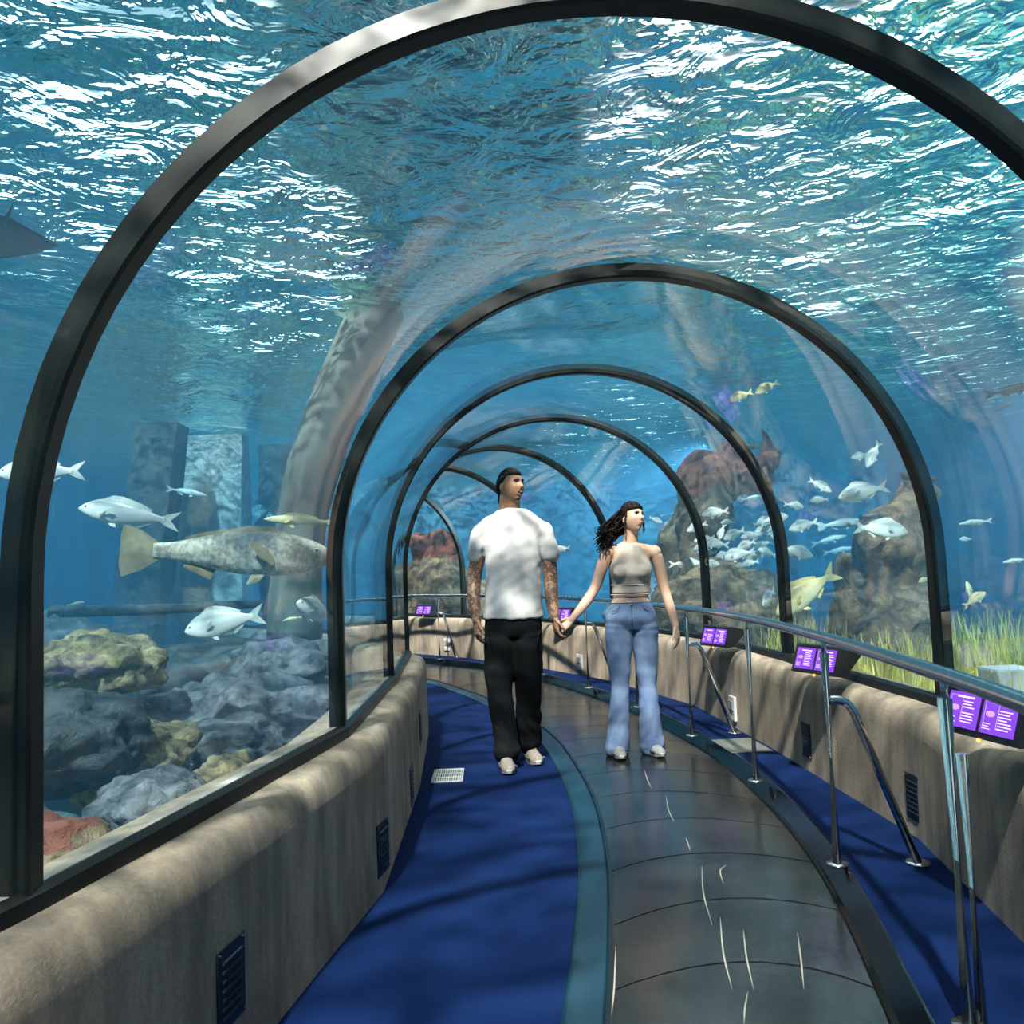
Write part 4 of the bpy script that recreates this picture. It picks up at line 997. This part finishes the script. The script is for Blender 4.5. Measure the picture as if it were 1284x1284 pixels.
# shoes
def shoe(base, yaw, root, mats, k=1., name='shoe'):
    Ms = Matrix.Translation(base) @ Matrix.Rotation(yaw, 4, 'Z') @ Matrix.Scale(k, 4)   # toe to -Y
    def prof(y):
        f = (y+.19)/.28
        return .034+.016*math.sin(min(1, max(0, 1-f))*PI*.75) if 0 <= f <= 1 else .03
    def outl(z, s=1., dz=0):
        pts = []
        for k_ in range(28):
            a = 2*PI*k_/28; x, y = math.cos(a), math.sin(a); w_ = .044+.008*(1 if y < 0 else -1)*abs(y)
            pts.append(Ms @ V(x*w_*s*(1-.12*y), -.055+y*.138*s, z+.012*max(0, -y)**4*(1 if dz == 0 else .5)))
        return pts
    bm = bmesh.new(); loft(bm, [outl(.0, .95), outl(.004, 1.), outl(.024, 1.03), outl(.032, .98)]); s_ = obj(name, bm, mats[0], root, smooth=True)
    m_ = s_.modifiers.new('e', 'EDGE_SPLIT'); m_.split_angle = .8
    s_.name = 'shoe_sole'
    bm = bmesh.new(); secs = []
    for y, w_, h in ((.075, .020, .07), (.068, .034, .085), (.03, .037, .088), (-.01, .038, .082), (-.06, .043, .066), (-.11, .046, .05), (-.155, .042, .040), (-.185, .026, .028), (-.193, .01, .018)):
        secs.append([Ms @ V(w_*math.cos(a), y, .024+(h-.0)*max(0, math.sin(a))**.75 if math.sin(a) > 0 else .022) for a in [2*PI*q/20 for q in range(20)]])
    loft(bm, secs); obj('shoe_upper', bm, mats[1], root, smooth=True)
    for i in range(5):
        y = -.045-i*.017; h = .024+.072-.012*i
        bm = bmesh.new(); tube(bm, [Ms @ V(x, y+abs(x)*.1, .030+(h-.022)*math.sqrt(max(0, 1-(x/.043)**2))) for x in (-.024, -.012, 0, .012, .024)], .0028, 6); obj('shoelace', bm, mats[2], root, smooth=True)
    for s in (-1, 1):
        bm = bmesh.new(); tube(bm, [Ms @ V(s*(.040+.003*q), .03-.045*q, .040+.006*math.sin(q*2)) for q in range(5)], .005, 6); obj('shoe_stripe', bm, mats[3], root, smooth=True)
MT['sole'] = simple('shoe_sole_white', (.62, .60, .56), .6); MT['shoe1'] = simple('shoe_beige_mesh', (.30, .26, .22), .8, 0, .3, 90, .4); MT['shoeg'] = simple('shoe_grey', (.12, .12, .12), .7)
MT['shoew'] = simple('shoe_white', (.28, .29, .29), .7, 0, .3, 90, .4)
c1 = on_floor(633, 952); c2 = on_floor(664, 942)
a1 = m(634, 945, -.04); a2 = m(664, 935, .17)
shoe(V(a1.x, a1.y-.01, .001), .12, man, (MT['sole'], MT['shoe1'], MT['sole'], MT['shoeg'])); shoe(V(a2.x+.005, a2.y-.01, .001), -.10+.35, man, (MT['sole'], MT['shoe1'], MT['sole'], MT['shoeg']))
# hair: cornrows pulled to the nape
def hair_cap(Mh, fem, line, thick, name, mat, par, rows=0):
    bm = bmesh.new(); nu, nv = 120, 72; gr = []
    for j in range(nv+1):
        th = PI*j/nv*.86; row = []
        for i in range(nu):
            a = 2*PI*i/nu; n = V(math.sin(th)*math.cos(a), math.sin(th)*math.sin(a), math.cos(th)); k_ = line(n)
            h = thick*max(0, min(1, k_*7))
            if rows: h *= .55+.45*abs(math.cos(n.x*rows))
            else: h *= 1+.3*noise.noise(n*9)
            row.append(Mh @ (head_pt(n, fem)+n*(h-.004*(1 if k_ <= 0 else 0))))
        gr.append(row)
    loft(bm, gr); return obj(name, bm, mat, par, smooth=True)
hm = hair_cap(Hm, 0, lambda n: (n.z-.50-.08*abs(n.x)*0 if n.y > .35 else (n.z-(.50-(.35-n.y)*1.25) if n.y > -.1 else n.z-(-.06-(-.1-n.y)*.75))) , .013, 'hair', MT['hair'], man, rows=17)
for i in range(7):
    x = -.04+i*.0135; bm = bmesh.new()
    pts = [Hm @ V(x, -.083+abs(x)*.3, -.03), Hm @ V(x*.9, -.092+abs(x)*.3, -.06), Hm @ V(x*.8, -.086, -.085-.01*(i % 2)), Hm @ V(x*.7, -.080, -.105-.01*(i % 3))]
    P_ = catmull(pts, 6); tube(bm, P_, [.008*(1+.18*math.sin(q*1.9)) for q in range(len(P_))], 8); obj('braid', bm, MT['hair'], hm, smooth=True)
face_parts(Hm, man, 0, MT['iris_d'], MT['lip_m'], MT['hair'])
# moustache and chin beard
bm = bmesh.new(); pts = []
for k in range(9):
    f = k/4-1; nx = f*.30; nz = -.385-.07*f*f; nn = V(nx, math.sqrt(1-nx*nx-nz*nz), nz); pts.append(Hm @ (head_pt(nn)+nn*.001))
tube(bm, pts, [.002, .005, .006, .0062, .005, .0062, .006, .005, .002], 8); obj('moustache', bm, MT['hair'], man, smooth=True)
bm = bmesh.new(); pts = []
for k in range(7):
    f = k/3-1; nx = f*.22; nz = -.80+.06*f*f; nn = V(nx, math.sqrt(1-nx*nx-nz*nz), nz); pts.append(Hm @ (head_pt(nn)+nn*.0006))
tube(bm, pts, [.002, .004, .006, .007, .006, .004, .002], 8); obj('chin_beard', bm, MT['hair'], man, smooth=True)
# ---- the woman
wy = 5.58
wv = lambda px, py, dy=0.: atY(px, py, wy+dy)
wom = empty('person', (.75, wy, 0)); tag(wom, 'woman with long dark curls in beige halter crop top and flared blue jeans', 'person')
Hw = head_frame(wv(792.5, 650.5, 0), 34, 10, -4)
bm = bmesh.new(); head_mesh(bm, Hw, 1); ears(bm, Hw, 1)
limb(bm, [wv(790, 692, .03), wv(790.5, 680, .03), wv(792, 662, .01)], [.058, .050, .048])
limb(bm, [wv(761, 694, .02), wv(773, 690, .03), wv(790, 687, .03), wv(808, 690, .03), wv(821, 694, .02)], [.043, .043, .05, .043, .043])
rings(bm, [(wv(791, 688, .03), .115, .070), (wv(791, 700, .02), .126, .09), (wv(791, 718, .01), .130, .100), (wv(791, 738, .02), .118, .085), (wv(791, 750, .02), .122, .085), (wv(791.5, 764, .02), .150, .10)])
LW = [wv(761, 692, .02), wv(754, 714, .03), wv(746, 737, .03), wv(733, 757, -.01), wv(717, 777, -.09)]
RW = [wv(821, 692, .02), wv(828, 716, .04), wv(834, 742, .05), wv(841, 764, .02), wv(847, 785, -.02)]
for A in (LW, RW): limb(bm, A, [.044, .040, .034, .033, .024])
limb(bm, [wv(779, 775, .02), wv(779, 850, .0), wv(774, 935, .0)], [.075, .05, .035]); limb(bm, [wv(806, 775, .02), wv(811, 850, .02), wv(818, 935, .02)], [.075, .05, .035])
hand(bm, LW[-1], V(-.85, -.15, -.55), V(-.1, .75, -.6), -1, .50, .90, thumb_dir=V(-.75, -.55, -.1))
hand(bm, RW[-1], V(.10, -.15, -1), V(-.75, .5, 0), -1, .30, .92, thumb_dir=V(-.25, -.6, -.7))
MT['skin_w'] = skinmat('skin_light', (.62, .40, .29))
remeshed('body', bm, MT['skin_w'], wom, .0044, 4)
bm = bmesh.new()
rings(bm, [(wv(790, 681, .025), .052, .056), (wv(790.5, 687, .005), .072, .072), (wv(791, 696, .0), .096, .095), (wv(791, 708, .0), .134, .112), (wv(791, 719, .0), .139, .116), (wv(791, 728, .01), .130, .104), (wv(791, 736, .02), .127, .096), (wv(791, 744, .02), .130, .096)], 36)
for s in (-1, 1): sphere(bm, wv(791+s*11.5, 716, -.075), (.058, .045, .055), 20, 12)
MT['halter'] = cloth('beige_rib_knit', (.60, .53, .46), (.54, .47, .41), 500, .85, .2, .1)
tp = remeshed('halter_top', bm, MT['halter'], wom, .006, 5, folds(1.5, .004))
for z, rx, ry in ((745, .131, .097), (733, .130, .101)):
    bm = bmesh.new(); c = wv(791, z, .02); tube(bm, [c+V(rx*math.cos(a), ry*math.sin(a), 0) for a in [2*PI*k/40 for k in range(41)]], .004, 8, cap=False); obj('seam', bm, MT['halter'], tp, smooth=True)
bm = bmesh.new(); c = wv(790, 681, .035); tube(bm, [c+V(.050*math.cos(a), .050*math.sin(a)-.004, .010*math.sin(a)) for a in [2*PI*k/30 for k in range(31)]], .006, 8, cap=False); obj('neckband', bm, MT['halter'], tp, smooth=True)
def denim(t, v, col):
    g = t.n('ShaderNodeTexCoord'); n3 = t.noise(t.coord((3, 3, 1.2)), 3.5, 3, .5)
    return t.mix(.45, col, t.ramp(n3, [(.35, (.35, .42, .55)), (.65, (1, 1, 1))]), 'MULTIPLY')
MT['denim'] = cloth('blue_denim', (.26, .36, .54), (.15, .23, .40), 420, .9, .3, .25, denim)
bm = bmesh.new()
rings(bm, [(wv(791.5, 754, .02), .132, .092), (wv(791.5, 762, .02), .150, .105), (wv(791.5, 776, .02), .176, .122), (wv(791.5, 789, .025), .145, .095)], 32)
limb(bm, [wv(777, 785, .02), wv(776, 820, .01), wv(777.5, 860, .0), wv(776, 900, .0), wv(774.5, 928, .0), wv(774, 938, -.0)], [.100, .082, .062, .070, .082, .088], 24)
limb(bm, [wv(808, 785, .02), wv(810, 820, .02), wv(812, 860, .02), wv(814.5, 898, .02), wv(817, 926, .02), wv(817.5, 936, .02)], [.100, .082, .062, .070, .080, .086], 24)
jn = remeshed('jeans', bm, MT['denim'], wom, .007, 7, lambda c, n: folds(1.2, .007)(c, n)+.007*noise.noise(V(c.x*15, c.y*9, c.z*15-c.x*16))*max(.2, min(1, (.5-c.z)/.3)))
bm = bmesh.new(); c = wv(791.5, 755, .02); tube(bm, [c+V(.135*math.cos(a), .095*math.sin(a), .0) for a in [2*PI*k/40 for k in range(41)]], (.004), 8, cap=False); wb = obj('waistband', bm, MT['denim'], jn, smooth=True)
bm = bmesh.new(); sphere(bm, wv(792, 758, -.085), .008, 12, 8); obj('button', bm, MT['steel'], jn, smooth=True)
MT['denim_d'] = cloth('denim_seam', (.07, .11, .20))
bm = bmesh.new(); tube(bm, [wv(792, 761, -.09), wv(792.5, 772, -.104), wv(792.5, 786, -.10)], .003, 6); obj('fly_seam', bm, MT['denim_d'], jn, smooth=True)
for s in (-1, 1):
    bm = bmesh.new(); tube(bm, catmull([wv(791.5+s*14, 759, -.075), wv(791.5+s*18, 765, -.078), wv(791.5+s*26, 768, -.05)], 4), .0028, 6); obj('pocket_seam', bm, MT['denim_d'], jn, smooth=True)
b1 = wv(774, 935, -.0); b2 = wv(817.5, 935, .02)
for b, yw in ((b1, .05), (b2, .25)): shoe(V(b.x, b.y-.005, .0185), yw, wom, (MT['sole'], MT['shoew'], MT['sole'], MT['shoeg']), .86)
hc = hair_cap(Hw, 1, lambda n: (n.z-.46+.10*abs(n.x) if n.y > .35 else (n.z-(.42-(.35-n.y)*1.35) if n.y > -.1 else n.z-(-.24-(-.1-n.y)*.5))), .016, 'hair', MT['hair2'], wom)
bm = bmesh.new(); r = random.Random(12)
def strand(p0, p1, p2, rad, amp, turns, th=.0042):
    pts = []; n = 30; ph = r.random()*6.28
    for k in range(n):
        q = k/(n-1); c = p0*(1-q)**2+p1*2*q*(1-q)+p2*q*q; a = ph+q*turns*6.28
        pts.append(c+V(math.cos(a), math.sin(a)*.9, math.sin(a+1)*.5)*amp*min(1, q*3))
    tube(bm, pts, [th*(1-.6*(k/(n-1))**3) for k in range(n)], 6)
for i in range(190):
    q = r.random(); u = V(r.uniform(-.5, .9), r.uniform(-.98, -.05), r.uniform(-.35, .85)).normalized()
    if (Hw.to_3x3() @ u).x > .45: continue
    p0 = Hw @ (head_pt(u, 1)+u*.008)
    e = wv(752+r.uniform(-8, 26)*(.4+.6*q), 694-q*30+r.uniform(-4, 4), r.uniform(-.08, .10))
    mid_ = p0.lerp(e, .45)+V(r.uniform(-.035, -.0), r.uniform(-.02, .05), r.uniform(-.02, .02))
    strand(p0, mid_, e, 0, .009+.006*r.random(), 3.5+2*r.random(), .0046)
for i in range(9):
    s = 1 if i % 3 else -1; u = V(-s*.75, .30+.1*r.random(), .5+.15*r.random()).normalized(); p0 = Hw @ (head_pt(u, 1)+u*.006)
    e = Hw @ V(-s*(.076+.008*r.random()), .004+.012*r.random(), -.08-.03*r.random()); strand(p0, p0.lerp(e, .5)+(Hw.to_3x3() @ V(-s*.018, .0, 0)), e, 0, .005, 3.2, .0028)
obj('curls', bm, MT['hair2'], hc, smooth=True)
face_parts(Hw, wom, 1, MT['iris_d'], MT['lip_f'], MT['hair2'])
rooted(man); rooted(wom)
# ------------------------------------------------------------------ light
w = bpy.data.worlds.new('sky'); sc.world = w; w.use_nodes = True; nt = w.node_tree; nt.nodes.clear()
def wn(k, **kw):
    n_ = nt.nodes.new(k)
    for a, b in kw.items(): setattr(n_, a, b)
    return n_
out = wn('ShaderNodeOutputWorld'); bg = wn('ShaderNodeBackground'); tc = wn('ShaderNodeTexCoord')
nt.links.new(bg.outputs[0], out.inputs[0])
# roof lights and a crown glare, painted as soft patches into the teal world
acc = None
base = (.03, .10, .13)
for (px, py, size, st, col) in GLOW_PATCHES:
    d = ray(px, py)
    dp = wn('ShaderNodeVectorMath', operation='DOT_PRODUCT'); dp.inputs[1].default_value = d
    nt.links.new(tc.outputs['Generated'], dp.inputs[0])
    mr = wn('ShaderNodeMapRange', interpolation_type='SMOOTHSTEP'); mr.inputs[1].default_value = math.cos(math.radians(size*1.25)); mr.inputs[2].default_value = math.cos(math.radians(size*.7))
    mr.inputs[4].default_value = st
    nt.links.new(dp.outputs['Value'], mr.inputs[0])
    sc_ = wn('ShaderNodeVectorMath', operation='SCALE'); sc_.inputs[0].default_value = col; nt.links.new(mr.outputs[0], sc_.inputs['Scale'])
    ad = wn('ShaderNodeVectorMath', operation='ADD')
    if acc is None: ad.inputs[0].default_value = base
    else: nt.links.new(acc, ad.inputs[0])
    nt.links.new(sc_.outputs[0], ad.inputs[1]); acc = ad.outputs[0]
nt.links.new(acc, bg.inputs[0]); bg.inputs[1].default_value = WORLD
def sun(name, d, e, ang, col):
    l = bpy.data.lights.new(name, 'SUN'); l.energy = e; l.angle = math.radians(ang); l.color = col
    o = bpy.data.objects.new(name, l); C.objects.link(o); o.rotation_euler = Vector(d).to_track_quat('-Z', 'Y').to_euler(); return o
sun('sun', SUN_DIR, SUN_E, 1.8, (1, .88, .76))
# added spots below the surface that brighten the water haze, no real fittings
for nm_, loc_, dir_, en_ in (('haze_fill_far', atY(890, 560, 11.5), (-.75, -.1, -.8), 1500), ('haze_fill_right', V(5.2, 7.5, 3.15), (-.15, -.2, -1), 700), ('haze_fill_left', V(-5.0, 6.5, 3.15), (.2, .0, -1), 350)):
    l = bpy.data.lights.new(nm_, 'SPOT'); l.energy = en_; l.color = (.85, .95, 1); l.spot_size = math.radians(110); l.spot_blend = 1; l.shadow_soft_size = .15
    o = bpy.data.objects.new(nm_, l); C.objects.link(o); o.location = loc_; o.rotation_euler = V(*dir_).to_track_quat('-Z', 'Y').to_euler()
try:
    sc.cycles.use_denoising = True; sc.cycles.denoiser = 'OPENIMAGEDENOISE'
    sc.cycles.transparent_max_bounces = 20; sc.cycles.max_bounces = 6; sc.cycles.use_adaptive_sampling = True; sc.cycles.adaptive_threshold = .07; sc.cycles.adaptive_min_samples = 16; sc.cycles.volume_bounces = 0
    sc.cycles.caustics_reflective = False; sc.cycles.caustics_refractive = False; sc.cycles.sample_clamp_indirect = 6
    sc.cycles.sample_clamp_direct = 0
except Exception as e: print(e)
